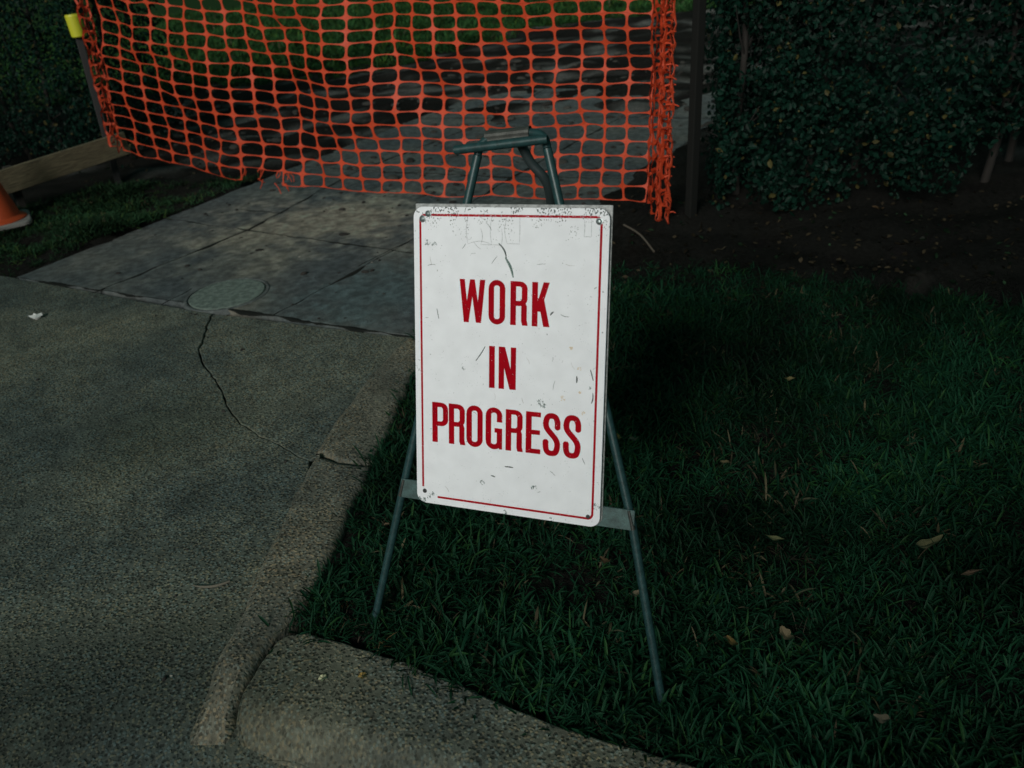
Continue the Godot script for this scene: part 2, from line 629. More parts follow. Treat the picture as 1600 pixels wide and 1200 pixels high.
	for q in [[0.135, 0.30, 0.02, -0.03, 1.0], [0.345, 0.315, 0.0, 0.012, 2.2], [0.372, 0.30, 0.006, 0.02, 1.2], [0.378, 0.345, -0.002, 0.02, 1.5], [0.20, 0.512, 0.017, 0.0, 2.0], [0.17, 0.535, 0.008, 0.002, 1.6], [0.29, 0.20, 0.006, -0.006, 1.8], [0.05, 0.20, 0.004, 0.02, 0.8]]:
		scratch.call(Vector2(q[0], q[1]) * k, Vector2(q[0] + q[2], q[1] + q[3]) * k, q[4], dark, 0.7)
	for q in [[0.272, 0.373, 16, 0.0], [0.28, 0.378, 10, 0.0], [0.15, 0.552, 11, 0.02], [0.262, 0.548, 13, 0.0], [0.035, 0.592, 12, 0.05], [0.028, 0.600, 10, 0.0], [0.108, 0.317, 8, 0.0], [0.372, 0.335, 9, 0.05], [0.03, 0.07, 14, 0.1], [0.045, 0.073, 12, 0.1], [0.392, 0.57, 16, 0.0], [0.012, 0.607, 18, -0.1], [0.2, 0.61, 12, 0.0], [0.3, 0.61, 10, 0.0]]:
		dab.call(q[0] * k, q[1] * k, q[2], Color(0.2, 0.28, 0.26), 0.8, q[3])
	for q in [[0.332, 0.262, 10], [0.35, 0.30, 9], [0.318, 0.36, 12], [0.36, 0.385, 9], [0.352, 0.345, 6]]:
		dab.call(q[0] * k, q[1] * k, q[2], Color(0.78, 0.66, 0.48), 0.6, -0.1)
	for i in 30:
		dab.call(r.randf() * w, r.randf() * h, r.randf_range(2, 5), dark, 0.55, -0.05)
	im.generate_mipmaps()
	return [ImageTexture.create_from_image(im)]

# ------------------------------------------------------------------ ground shapes
var kerb_right: PackedVector2Array
var slab_top: PackedVector2Array
var lawn_poly: PackedVector2Array
var apron_poly: PackedVector2Array
var paved_poly: PackedVector2Array
var left_lawn: PackedVector2Array
var slab_front_a: Vector2
var slab_front_b: Vector2

func h_drive(x: float, z: float) -> float:
	return -0.012 - 0.055 * smooth(-1.32, -0.85, z) + 0.003 * n_mid.get_noise_2d(x * 2.0, z * 2.0)

func h_kerb(x: float, z: float) -> float:
	return 0.034 - 0.085 * smooth(-1.32, -1.06, z) + 0.005 * n_mid.get_noise_2d(x * 5.0, z * 5.0) + 0.0015 * n_mid.get_noise_2d(x * 30.0, z * 30.0)

func h_slab(x: float, z: float) -> float:
	var t := (slab_front_b - slab_front_a).normalized()
	var d := (Vector2(x, z) - slab_front_a).cross(t)          # grows towards the grass
	return 0.022 - 0.075 * (1.0 - smooth(-0.06, 0.06, d)) + 0.003 * n_mid.get_noise_2d(x * 5.0, z * 5.0)

func h_apron(x: float, z: float) -> float:
	return -0.013 + 0.004 * n_low.get_noise_2d(x, z) + 0.002 * n_mid.get_noise_2d(x * 2.0, z * 2.0)

func h_lawn(x: float, z: float) -> float:
	var p := Vector2(x, z)
	var near := 9.0
	for i in slab_top.size() - 1:
		near = minf(near, p.distance_to(Geometry2D.get_closest_point_to_segment(p, slab_top[i], slab_top[i + 1])))
	return 0.012 - 0.055 * smooth(-0.5, 0.45, x) * smooth(0.0, 0.14, near) + 0.008 * n_mid.get_noise_2d(x * 2.0, z * 2.0)

func h_soil(x: float, z: float) -> float:
	var p := Vector2(x, z)
	var mud := -0.012 + 0.035 * n_low.get_noise_2d(x * 1.6, z * 1.6) + 0.022 * n_mid.get_noise_2d(x * 3.0, z * 3.0) + 0.020 * n_fine.get_noise_2d(x * 6.0, z * 6.0)
	var back := smooth(-5.5, -8.2, z - 0.57 * x)
	if Geometry2D.is_point_in_polygon(p, paved_poly):
		return lerpf(-0.06 if z < -1.8 else -0.15, 0.012 + mud * 1.6, back)
	if Geometry2D.is_point_in_polygon(p, lawn_poly):
		return h_lawn(x, z)
	if z > -1.4:
		return -0.12
	return mud + 0.01

func c_soil(x: float, z: float) -> Color:
	var a := n_low.get_noise_2d(x * 1.3 + 40.0, z * 2.6)
	var b := n_mid.get_noise_2d(x * 3.0, z * 6.0 + 70.0)
	var c := Color(0.042, 0.042, 0.038)
	c = c.lerp(Color(0.30, 0.31, 0.29), clampf(a * 1.2 + b * 0.9 - 0.2, 0.0, 1.0) * smooth(-4.7, -6.0, z - 0.3 * x))
	c = c.lerp(Color(0.030, 0.029, 0.026), clampf(-b * 1.2, 0.0, 0.8))
	return c

# ------------------------------------------------------------------ grass and leaves
func blade_mesh(blades: int, sd: int, long: float, wide: float, spread: float) -> ArrayMesh:
	var r := RandomNumberGenerator.new()
	r.seed = sd
	var st := SurfaceTool.new()
	st.begin(Mesh.PRIMITIVE_TRIANGLES)
	for b in blades:
		var az := r.randf() * TAU
		var d := Vector3(cos(az), 0, sin(az))
		var side := Vector3(-d.z, 0, d.x)
		var ln := long * r.randf_range(0.55, 1.25)
		var wd := wide * r.randf_range(0.75, 1.2)
		var tilt := r.randf_range(0.3, 1.35)              # from upright
		var bend := r.randf_range(0.3, 1.5)
		var p := Vector3(r.randf_range(-1, 1), 0, r.randf_range(-1, 1)) * spread
		var twist := r.randf_range(-0.5, 0.5)
		var shade := r.randf_range(0.7, 1.3)
		var col := Color(shade * r.randf_range(0.8, 1.3), shade, shade * r.randf_range(0.85, 1.1))
		var rows := []
		var n := 5
		for i in n:
			var t := float(i) / (n - 1)
			var a := tilt + bend * t
			var up := Vector3.UP * cos(a) + d * sin(a)
			var nn := d * -cos(a) + Vector3.UP * sin(a)
			var s2 := side.rotated(up, twist * t)
			nn = nn.rotated(up, twist * t)
			var ww := wd * 0.5 * (0.65 + 0.9 * t - 0.4 * t * t if t < 0.72 else lerpf(1.09, 0.0, pow((t - 0.72) / 0.28, 1.6)))
			rows.append([p - s2 * ww + nn * ww * 0.30, p, p + s2 * ww + nn * ww * 0.30, nn, s2])
			p += up * ln / (n - 1)
		for i in n - 1:
			for k in 2:
				var q0: Vector3 = rows[i][k]
				var q1: Vector3 = rows[i][k + 1]
				var q2: Vector3 = rows[i + 1][k + 1]
				var q3: Vector3 = rows[i + 1][k]
				var lean := (-0.35 if k == 1 else 0.35)
				for v in [[q0, i], [q2, i + 1], [q1, i], [q0, i], [q3, i + 1], [q2, i + 1]]:
					st.set_normal((rows[v[1]][3] + rows[v[1]][4] * lean).normalized())
					st.set_color(col)
					st.add_vertex(v[0])
	return st.commit()

func leaf_mesh(ln: float, wd: float, curl: float) -> ArrayMesh:      # one pointed leaf, folded on its midrib, lying along +z
	var st := SurfaceTool.new()
	st.begin(Mesh.PRIMITIVE_TRIANGLES)
	var prof := [0.05, 0.75, 1.0, 0.72, 0.0]
	var n := prof.size()
	for i in n - 1:
		var z0 := ln * i / (n - 1)
		var z1 := ln * (i + 1) / (n - 1)
		var y0 := -curl * pow(float(i) / (n - 1), 2.0) * ln
		var y1 := -curl * pow(float(i + 1) / (n - 1), 2.0) * ln
		for s in [-1.0, 1.0]:
			var a := Vector3(0, y0, z0)
			var b := Vector3(s * wd * 0.5 * prof[i], y0 + wd * 0.12 * prof[i], z0)
			var c := Vector3(s * wd * 0.5 * prof[i + 1], y1 + wd * 0.12 * prof[i + 1], z1)
			var d := Vector3(0, y1, z1)
			if s > 0:
				quad(st, a, d, c, b)
			else:
				quad(st, a, b, c, d)
	return st.commit()

func scatter_grass(owner_node: Node, poly: PackedVector2Array, count: int, height: Callable, variants: Array, mat: Material, tone: Color, edge: float, keep: Callable):
	var lo := poly[0]
	var hi := poly[0]
	for p in poly:
		lo = lo.min(p)
		hi = hi.max(p)
	var places := []
	var colors := []
	for v in variants:
		places.append([])
		colors.append([])
	var made := 0
	var tries := 0
	while made < count and tries < count * 6:
		tries += 1
		var p := Vector2(rng.randf_range(lo.x, hi.x), rng.randf_range(lo.y, hi.y))
		if not Geometry2D.is_point_in_polygon(p, poly):
			continue
		var ok: float = keep.call(p.x, p.y)
		if rng.randf() > ok:
			continue
		made += 1
		var v := rng.randi() % variants.size()
		var s := rng.randf_range(0.7, 1.25) * lerpf(0.6, 1.0, ok)
		var b := Basis(Vector3.UP, rng.randf() * TAU) * Basis(Vector3.RIGHT, rng.randf_range(-0.25, 0.25))
		places[v].append(Transform3D(b.scaled(Vector3.ONE * s), Vector3(p.x, height.call(p.x, p.y) - 0.004, p.y)))
		var patch := 1.0 + 0.75 * n_low.get_noise_2d(p.x * 2.2, p.y * 2.2) + 0.3 * n_mid.get_noise_2d(p.x * 5.0, p.y * 5.0)
		var c := Color(tone.r * patch, tone.g * patch, tone.b * patch)
		var q := rng.randf()
		if q < 0.022:
			c = Color(0.085, 0.075, 0.045) * rng.randf_range(0.4, 1.2)          # dead blades
		elif q < 0.16:
			c = Color(c.r * 1.8, c.g * 1.3, c.b * 0.85)
		colors[v].append(c)
	for v in variants.size():
		multi("blades", variants[v], mat, places[v], colors[v], owner_node)

# leaves through the outer shell of a box-shaped hedge; corners on the ground a->b is the front, depth goes back
func make_hedge(label: String, a: Vector2, b: Vector2, back: Vector2, tall: float, count: int, foot: Callable, tone: Color, size := 1.0):
	var o := thing("hedge", label, "hedge", Vector3(a.x, 0, a.y))
	var ab := b - a
	var places := [[], []]
	var colors := [[], []]
	var out3 := -Vector3(back.x, 0, back.y).normalized()
	for i in count:
		var u := rng.randf()
		var y := rng.randf() * tall
		var w := pow(rng.randf(), 1.7) * 0.55
		var face := rng.randf()
		var side := Vector3.ZERO
		if face < 0.16:                                   # end faces
			w = rng.randf()
			u = pow(rng.randf(), 2.0) * 0.12
			side = -Vector3(ab.x, 0, ab.y).normalized()
			if face < 0.05:
				u = 1.0 - u
				side = -side
		elif face < 0.26:                                 # top
			y = tall - pow(rng.randf(), 2.0) * 0.25
			w = rng.randf()
			side = Vector3.UP
		else:
			side = out3
		var wob := 0.16 * n_low.get_noise_3d(u * ab.length() * 2.2, y * 2.2, w * 2.0) + 0.10 * n_mid.get_noise_3d(u * ab.length() * 3.0, y * 3.0, 5.0)
		if y < foot.call(u) + 0.06 * n_fine.get_noise_2d(u * 40.0, w * 20.0) * 2.0:
			continue
		var p2 := ab * u + back * w
		var p := Vector3(p2.x, y, p2.y) + side * (wob + rng.randf_range(-0.03, 0.05))
		if n_mid.get_noise_3d((a.x + p.x) * 7.0, p.y * 7.0, (a.y + p.z) * 7.0) < -0.2 and w < 0.32:
			continue                                        # hollows between the sprays
		var nrm := (side + Vector3(rng.randfn(0, 0.55), rng.randfn(0.35, 0.5), rng.randfn(0, 0.55))).normalized()
		var along := nrm.cross(Vector3(rng.randfn(0, 1), rng.randfn(0, 1), rng.randfn(0, 1))).normalized()
		var bs := Basis(nrm.cross(along).normalized(), nrm, along) * (0.5 + 0.95 * pow(rng.randf(), 1.5)) * size
		var v := rng.randi() % 2
		places[v].append(Transform3D(bs, p))
		var s := rng.randf_range(0.55, 1.35)
		var c := Color(tone.r * s, tone.g * s, tone.b * s)
		if rng.randf() < 0.03:
			c = Color(0.06, 0.055, 0.02) * s
		colors[v].append(c)
	multi("foliage", M.leaf_a, M.leaf, places[0], colors[0], o)
	multi("foliage", M.leaf_b, M.leaf, places[1], colors[1], o)
	var st := SurfaceTool.new()
	st.begin(Mesh.PRIMITIVE_TRIANGLES)
	var k := int(ab.length() / 0.28)
	for i in k:
		var p2 := ab * ((i + rng.randf_range(0.2, 0.8)) / k) + back * rng.randf_range(0.25, 0.6)
		var root := Vector3(p2.x, -0.05, p2.y)
		var path := [root]
		for j in 5:
			root += Vector3(rng.randfn(0, 0.05), tall * 0.18, rng.randfn(0, 0.05))
			path.append(root)
		tube(st, path, [0.022, 0.019, 0.016, 0.012, 0.008, 0.004], 6)
		for j in 9:
			var q: Vector3 = path[1 + j % 4]
			var d := (out3 * rng.randf_range(-0.2, 1.0) + Vector3(rng.randfn(0, 0.6), rng.randf_range(0.1, 0.8), rng.randfn(0, 0.6))).normalized()
			tube(st, [q, q + d * 0.15, q + d * 0.28 + Vector3(0, 0.05, 0)], [0.007, 0.005, 0.002], 5)
	put("branches", st.commit(), M.bark, o)
	return o

func make_tree(label: String, at: Vector3, tall: float, crown: Vector3, count: int):  # an unseen tree, added only for the shade it throws
	var o := thing("added_shade_tree", label, "tree", at)
	var st := SurfaceTool.new()
	st.begin(Mesh.PRIMITIVE_TRIANGLES)
	var top := Vector3(0.2, tall, -0.1)
	tube(st, bezier([Vector3(0, -0.1, 0), Vector3(0.06, tall * 0.25, 0.03), Vector3(0.02, tall * 0.5, 0), top], 4), [0.24, 0.22, 0.2, 0.19, 0.18, 0.17, 0.16, 0.15, 0.14, 0.12, 0.10, 0.08, 0.06], 12)
	var tips := []
	for i in 34:
		var base := Vector3(0.03, tall * rng.randf_range(0.32, 0.8), 0)
		var d := Vector3(rng.randfn(0, 1), rng.randf_range(-0.1, 0.9), rng.randfn(0, 1)).normalized()
		var e := Vector3(d.x * crown.x, (d.y - 0.1) * crown.y, d.z * crown.z) * rng.randf_range(0.45, 0.98) + Vector3(0, tall * 0.68, 0)
		var mid := base.lerp(e, 0.5) + Vector3(0, 0.15, 0)
		tube(st, [base, mid, e], [0.06, 0.035, 0.01], 6)
		tips.append(e)
		tips.append(mid.lerp(e, 0.4))
	put("trunk", st.commit(), M.bark, o)
	var places := []
	var colors := []
	for i in count:
		var c: Vector3 = tips[rng.randi() % tips.size()]
		var p := c + Vector3(rng.randfn(0, 0.34), rng.randfn(0, 0.26), rng.randfn(0, 0.34))
		var nrm := Vector3(rng.randfn(0, 0.6), 1.0, rng.randfn(0, 0.6)).normalized()
		var along := nrm.cross(Vector3(rng.randfn(0, 1), rng.randfn(0, 0.3), rng.randfn(0, 1))).normalized()
		places.append(Transform3D(Basis(nrm.cross(along).normalized(), nrm, along) * rng.randf_range(2.8, 4.6), p))
		var s := rng.randf_range(0.6, 1.3)
		colors.append(Color(0.035 * s, 0.07 * s, 0.035 * s))
	multi("crown", M.leaf_a, M.leaf, places, colors, o)

# ------------------------------------------------------------------ the orange net
var net_at: Vector3
var net_n: Vector3

func net_edge(s: float) -> float:
	var xs := [0.0, 0.1, 0.2, 0.27, 0.36, 0.5, 0.7, 0.85, 1.0]
	var ys := [236.0, 254.0, 270.0, 279.0, 289.0, 298.0, 306.0, 312.0, 313.0]
	for i in xs.size() - 1:
		if s <= xs[i + 1]:
			return lerpf(ys[i], ys[i + 1], smoothstep(0.0, 1.0, (s - xs[i]) / (xs[i + 1] - xs[i])) * 0.4 + 0.6 * (s - xs[i]) / (xs[i + 1] - xs[i]))
	return 313.0

func net_point(c: float, r: float) -> Vector3:              # column 0..26 and row 0..17 of the net, row 0 lowest
	var s := c / 26.0
	var yb := net_edge(s)
	var y := yb - r * (18.6 + 5.4 * s - 1.5 * s * s)
	y += 3.2 * n_mid.get_noise_2d(c * 0.45, r * 0.4 + 33.0) + 1.5 * n_fine.get_noise_2d(c * 1.6, r * 1.6)
	var xt := 140.0 + 880.0 * (0.80 * s + 0.20 * s * s)
	var xb := 190.0 + 822.0 * (0.84 * s + 0.16 * s * s)
	var x := lerpf(xt, xb, y / yb) + 3.5 * n_mid.get_noise_2d(c * 0.35 + 50.0, r * 0.4) + 1.4 * n_fine.get_noise_2d(c * 1.5, r * 1.5 + 60.0)
	var p := on_plane(x, y, net_at, net_n)
	return p + net_n * (0.07 * n_low.get_noise_2d(c * 0.25, r * 0.12) + 0.012 * n_mid.get_noise_2d(c * 0.6, r * 0.6))

func net_cell(st: SurfaceTool, pt: Callable, c: int, r: int, ax: float, by: float):
	var rim := []
	var hole := []
	var k := 16
	var jx := 1.0 + 0.03 * rng.randf_range(-1, 1)
	var jy := 1.0 + 0.03 * rng.randf_range(-1, 1)
	var pw := 2.0 / rng.randf_range(3.4, 4.4)
	var e: Vector3 = pt.call(c + 0.4, r + 0.5) - pt.call(c + 0.6, r + 0.5)
	var f: Vector3 = pt.call(c + 0.5, r + 0.4) - pt.call(c + 0.5, r + 0.6)
	var nn := e.cross(f).normalized()
	if nn.z < 0:
		nn = -nn
	for i in k:
		var a := TAU * i / k
		var d := Vector2(cos(a), sin(a))
		var sq := d / maxf(absf(d.x), absf(d.y)) * 0.5
		var se := Vector2(signf(d.x) * pow(absf(d.x), pw) * ax * jx, signf(d.y) * pow(absf(d.y), pw) * by * jy)
		rim.append(pt.call(c + 0.5 + sq.x, r + 0.5 + sq.y))
		hole.append(pt.call(c + 0.5 + se.x, r + 0.5 + se.y))
	var th := nn * 0.0016
	for i in k:
		var j := (i + 1) % k
		# front, back and the wall of the hole
		facing(st, rim[i] + th, hole[j] + th, hole[i] + th, nn)
		facing(st, rim[i] + th, rim[j] + th, hole[j] + th, nn)
		facing(st, rim[i] - th, hole[i] - th, hole[j] - th, -nn)
		facing(st, rim[i] - th, hole[j] - th, rim[j] - th, -nn)
		quad(st, hole[i] + th, hole[j] + th, hole[j] - th, hole[i] - th)

# ------------------------------------------------------------------ scene
func _ready():
	# camera
	var up_c := Vector3(-0.087, 0.868, 0.49).normalized()         # the world's up seen from the camera
	var back_c := (Vector3(0, 0, 1) - up_c * up_c.z).normalized()
	var right_c := up_c.cross(back_c)
	cam_basis = Basis(right_c, up_c, back_c).transposed()
	var cam := Camera3D.new()
	cam.transform = Transform3D(cam_basis, EYE)
	cam.fov = rad_to_deg(2.0 * atan(600.0 / FOCAL))
	cam.near = 0.05
	cam.far = 400.0
	var lens := CameraAttributesPhysical.new()
	lens.frustum_focal_length = 12.0 / tan(atan(600.0 / FOCAL))     # 24 mm tall frame
	lens.frustum_focus_distance = 1.95
	lens.frustum_far = 400.0
	lens.exposure_aperture = 4.0
	cam.attributes = lens
	add_child(cam)
	cam.current = true
	# sky
	var env := Environment.new()
	env.background_mode = Environment.BG_SKY
	var sky := Sky.new()
	var sm := ProceduralSkyMaterial.new()
	sm.sky_top_color = Color(0.36, 0.60, 0.59)
	sm.sky_horizon_color = Color(0.48, 0.69, 0.66)
	sm.sky_curve = 0.2
	sm.ground_bottom_color = Color(0.05, 0.06, 0.06)
	sm.ground_horizon_color = Color(0.10, 0.12, 0.12)
	sm.sun_angle_max = 1.0
	sky.sky_material = sm
	env.sky = sky
	env.background_energy_multiplier = 0.145
	env.tonemap_mode = Environment.TONE_MAPPER_LINEAR
	env.tonemap_exposure = 1.8
	env.sdfgi_enabled = true
	env.ssao_enabled = true
	env.ssil_enabled = true
	var we := WorldEnvironment.new()
	we.environment = env
	add_child(we)
	# sun: low, behind the camera and a little to its left, softened by thin cloud
	var sun := DirectionalLight3D.new()
	sun.light_color = Color(1.0, 0.985, 0.96)
	sun.light_energy = 0.5
	sun.light_angular_distance = 20.0
	sun.shadow_enabled = true
	add_child(sun)
	sun.look_at_from_position(Vector3(-0.42, 0.50, 1.0) * 10.0, Vector3.ZERO)

	rng.seed = 4
	n_low = noise(FastNoiseLite.TYPE_SIMPLEX, 0.5, 3, 1)
	n_mid = noise(FastNoiseLite.TYPE_SIMPLEX, 0.35, 3, 2)
	n_fine = noise(FastNoiseLite.TYPE_SIMPLEX, 0.3, 2, 3)
	make_materials()
	build_ground()
	print("ground ", Time.get_ticks_msec())
	build_net()
	build_hedges()
	print("hedges ", Time.get_ticks_msec())
	build_grass()
	print("grass ", Time.get_ticks_msec())
	build_sign()
	build_left_side()
	build_small()
	print("done ", Time.get_ticks_msec())

func make_materials():
	make_aggregate()
	var dk := Color(0.42, 0.44, 0.43)
	var d1 := G(60, 1120)
	var d2 := G(230, 660)
	var st3 := stain_map([], 44, 0.45)
	var st1 := stain_map([[d1.x, d1.z, 0.5, 0.25, dk, 0.6], [d2.x, d2.z, 0.3, 0.25, Color(0.6, 0.62, 0.6), 0.6]], 41, 0.45)
	var m1 := G(500, 345)
	var m2 := G(330, 478)
	var m3 := G(590, 450)
	var m4 := G(150, 430)
	var tan := Color(1.0, 0.92, 0.83)
	var st2 := stain_map([[m1.x, m1.z, 0.7, 0.55, tan, 0.85], [m1.x - 0.4, m1.z + 0.5, 0.45, 0.3, Color(0.82, 0.78, 0.72), 0.6], [m2.x, m2.z, 0.24, 0.16, Color(0.86, 0.78, 0.70), 0.7], [m3.x, m3.z, 0.45, 0.35, Color(0.56, 0.64, 0.66), 0.7]], 51, 0.3, 0.64)
	M.drive = concrete(M.agg_tex, M.agg_h, lin(0.365, 0.425, 0.385), 0.98, 0.3, st1)
	M.kerb = concrete(M.agg_tex, M.agg_h, lin(0.545, 0.53, 0.44), 1.0, 0.3, st3)
	M.street_kerb = concrete(M.agg_tex, M.agg_h, lin(0.44, 0.475, 0.41), 1.0, 0.3, st1)
	M.gutter = concrete(M.agg_tex, M.agg_h, lin(0.31, 0.345, 0.315), 0.98, 0.3, null)
	M.apron = concrete(M.scr_tex, M.scr_h, lin(0.52, 0.60, 0.59), 0.8, 0.3, st2)
	M.dirt = matte(lin(0.020, 0.022, 0.020), 0.95)
	M.soil = matte(Color.WHITE, 0.95)
	M.soil.metallic_specular = 0.1
	M.dirt.metallic_specular = 0.1
	M.soil.vertex_color_use_as_albedo = true
	M.soil.albedo_texture = M.scr_tex
	M.soil.uv1_triplanar = true
	M.soil.uv1_world_triplanar = true
	M.soil.uv1_scale = Vector3.ONE * 1.7
	M.soil.heightmap_enabled = true
	M.soil.heightmap_texture = M.scr_h
	M.soil.heightmap_scale = 1.2
	M.grass = matte(Color.WHITE, 0.58)
	M.grass.vertex_color_use_as_albedo = true
	M.grass.backlight = Color(0.25, 0.3, 0.15)
	M.grass.metallic_specular = 0.22
	M.leaf = matte(Color.WHITE, 0.5)
	M.leaf.metallic_specular = 0.2
	M.leaf.vertex_color_use_as_albedo = true
	M.leaf.backlight = Color(0.1, 0.12, 0.06)
	M.leaf_a = leaf_mesh(0.034, 0.018, 0.12)
	M.leaf_b = leaf_mesh(0.029, 0.020, -0.06)
	M.bark = matte(lin(0.022, 0.020, 0.017), 0.9)

func build_ground():
	# outlines taken from the photograph
	var kerb_lip := [[640, 526], [600, 561], [560, 605], [525, 652], [490, 706], [465, 757], [440, 812], [415, 866], [390, 920], [365, 970], [340, 1020], [315, 1068], [292, 1108]]
	var kerb_in := [[355, 1146], [362, 1118], [376, 1078], [396, 1036], [416, 1006], [442, 978], [462, 945], [482, 902], [504, 855], [530, 798], [560, 735], [590, 672], [618, 612], [640, 565], [652, 538]]
	slab_top = trace([[432, 1003], [448, 992], [480, 989], [520, 999], [580, 1017], [640, 1037], [700, 1061], [760, 1089], [830, 1117], [900, 1141], [1000, 1171], [1090, 1195], [1250, 1240], [1500, 1310]], 0.02)
	slab_front_a = G2(352, 1137, -0.01)
	slab_front_b = G2(700, 1236, -0.01)
	var jdir := (G2(640, 523) - G2(20, 431)).normalized()
	var adir := Vector2(-jdir.y, jdir.x)
	if adir.y > 0:
		adir = -adir
	adir = (adir + 0.06 * jdir).normalized()
	var j0 := G2(20, 431)
	var j1 := G2(646, 524)
	# near driveway: two pieces parted by the long crack
	var crack := trace([[332, 487], [322, 506], [318, 522], [309, 546], [312, 563], [326, 576], [338, 591], [345, 612], [355, 632], [366, 649], [374, 657], [390, 665], [405, 675], [420, 682], [436, 689], [451, 701], [463, 708], [482, 714]])
	crack = dense(crack, 0.025, 0.006, false)
	var lip := trace(kerb_lip, 0.0)
	var west := PackedVector2Array()
	var gap := 0.0045
	for i in crack.size():
		var t := crack[mini(i + 1, crack.size() - 1)] - crack[maxi(i - 1, 0)]
		var side := Vector2(t.y, -t.x).normalized()
		var g := gap * (0.9 + 0.5 * sin(i * 1.7)) * (1.0 - 0.6 * float(i) / crack.size())
		west.append(crack[i] - side * g if side.x > 0 else crack[i] + side * g)
	var east := PackedVector2Array()
	for i in crack.size():
		var t := crack[mini(i + 1, crack.size() - 1)] - crack[maxi(i - 1, 0)]
		var side := Vector2(t.y, -t.x).normalized()
		var g := gap * (0.9 + 0.5 * cos(i * 2.1)) * (1.0 - 0.6 * float(i) / crack.size())
		east.append(crack[i] + side * g if side.x > 0 else crack[i] - side * g)
	var drive := Node3D.new()
	drive.name = "driveway"
	drive.set_meta("kind", "structure")
	tag(drive, "weathered exposed aggregate concrete driveway with a long thin crack", "driveway")
	add_child(drive)
	var pw := PackedVector2Array()
	pw.append(j0 - jdir * 2.6)
	pw.append_array(dense(PackedVector2Array([j0, G2(330, 486)]), 0.05, 0.006, false))
	for p in west:
		pw.append(p)
	for i in range(5, lip.size()):
		pw.append(lip[i] + Vector2(0.03, 0))
	pw.append(G2(450, 1090))
	pw.append(G2(640, 1230, -0.06))
	pw.append(Vector2(-0.55, -0.9))
	pw.append(Vector2(-5.0, -0.9))
	pw.append(Vector2(-5.2, -3.6))
	put("slab", sheet(pw, h_drive, 0.07, 0.003, 0.06), M.drive, drive)
	var pe := PackedVector2Array()
	pe.append_array(dense(PackedVector2Array([G2(334, 487), j1]), 0.05, 0.006, false))
	for i in range(0, 5):
		pe.append(lip[i] + Vector2(0.012, 0))
	var er := east.duplicate()
	er.reverse()
	for p in er:
		pe.append(p)
	put("slab", sheet(pe, h_drive, 0.07, 0.003, 0.06), M.drive, drive)
	# edging kerb in two lengths, cracked across
	var kerb := thing("edging_kerb", "worn concrete edging kerb between driveway and grass, cracked across", "kerb")
	kerb.set_meta("kind", "structure")
	var kl := trace(kerb_lip, 0.03)
	var kr := trace(kerb_in, 0.03)
	var upper := PackedVector2Array()
	for i in 5:
		upper.append(kl[i])
	var ca := [G2(497, 708, 0.03), G2(512, 712, 0.03), G2(528, 720, 0.03), G2(545, 722, 0.03), G2(564, 727, 0.03) + Vector2(0.036, 0)]
	for p in ca:
		upper.append(p)
	for i in range(11, kr.size()):
		upper.append(kr[i] + Vector2(0.035, 0))
	put("kerb_length", sheet(dense(upper, 0.03, 0.006), h_kerb, 0.04, 0.024, 0.09), M.kerb, kerb)
	var lower := PackedVector2Array()
	for i in range(5, kl.size()):
		lower.append(kl[i])
	lower.append(G2(270, 1160, 0.0))
	lower.append(G2(262, 1195, -0.03))
	lower.append(G2(338, 1200, -0.03))
	for i in 10:
		lower.append(kr[i] + Vector2(0.03 * smooth(4.5, 7.0, i), 0))
	ca.reverse()
	for p in ca:
		lower.append(p + Vector2(-0.001, 0.006))
	lower.append(kl[4] + Vector2(-0.001, 0.006))
	put("kerb_length", sheet(dense(lower, 0.03, 0.006), h_kerb, 0.04, 0.024, 0.09), M.kerb, kerb)
	# street kerb: the broad rounded slab along the gutter
	var sk := PackedVector2Array()
	sk.append(G2(368, 1128, 0.0))
	sk.append(G2(384, 1084, 0.01))
	sk.append(G2(406, 1038, 0.02))
	for p in slab_top:
		sk.append(p)
	var fdir := (slab_front_b - slab_front_a).normalized()
	sk.append(slab_front_a + fdir * 2.6 + Vector2(0, 0.03))
	sk.append(slab_front_a + fdir * 0.05 + Vector2(0, 0.03))
	var so := structure("street_kerb", sheet(dense(sk, 0.03, 0.005), h_slab, 0.03, 0.008, 0.09), M.street_kerb)
	tag(so, "broad rounded concrete street kerb below the grass", "kerb")
	var gp := PackedVector2Array([Vector2(-6, -1.3), Vector2(6, -1.3), Vector2(6, 0.3), Vector2(-6, 0.3)])
	tag(structure("gutter", sheet(gp, func(x, z): return -0.075 + 0.003 * n_mid.get_noise_2d(x * 2.0, z * 2.0), 0.12, 0.004, 0.05), M.gutter), "dark concrete gutter along the street", "gutter")
	var road := PlaneMesh.new()
	road.size = Vector2(60, 5.2)
	var ro := structure("road", road, matte(lin(0.05, 0.05, 0.05), 0.92))
	ro.position = Vector3(0, -0.08, 2.9)
	tag(ro, "dark asphalt street behind the gutter", "road")
	# apron of screeded slabs leading into the property
	var apron := Node3D.new()
	apron.name = "apron"
	apron.set_meta("kind", "structure")
	tag(apron, "grey concrete slab path running under the orange net, muddy and cracked", "path")
	add_child(apron)
	var width := j0.distance_to(j1) + 0.02
	var us := [0.0, 0.26, 0.70, 1.0]
	var ws := [0.0, 0.85, 2.2, 3.6, 4.7]
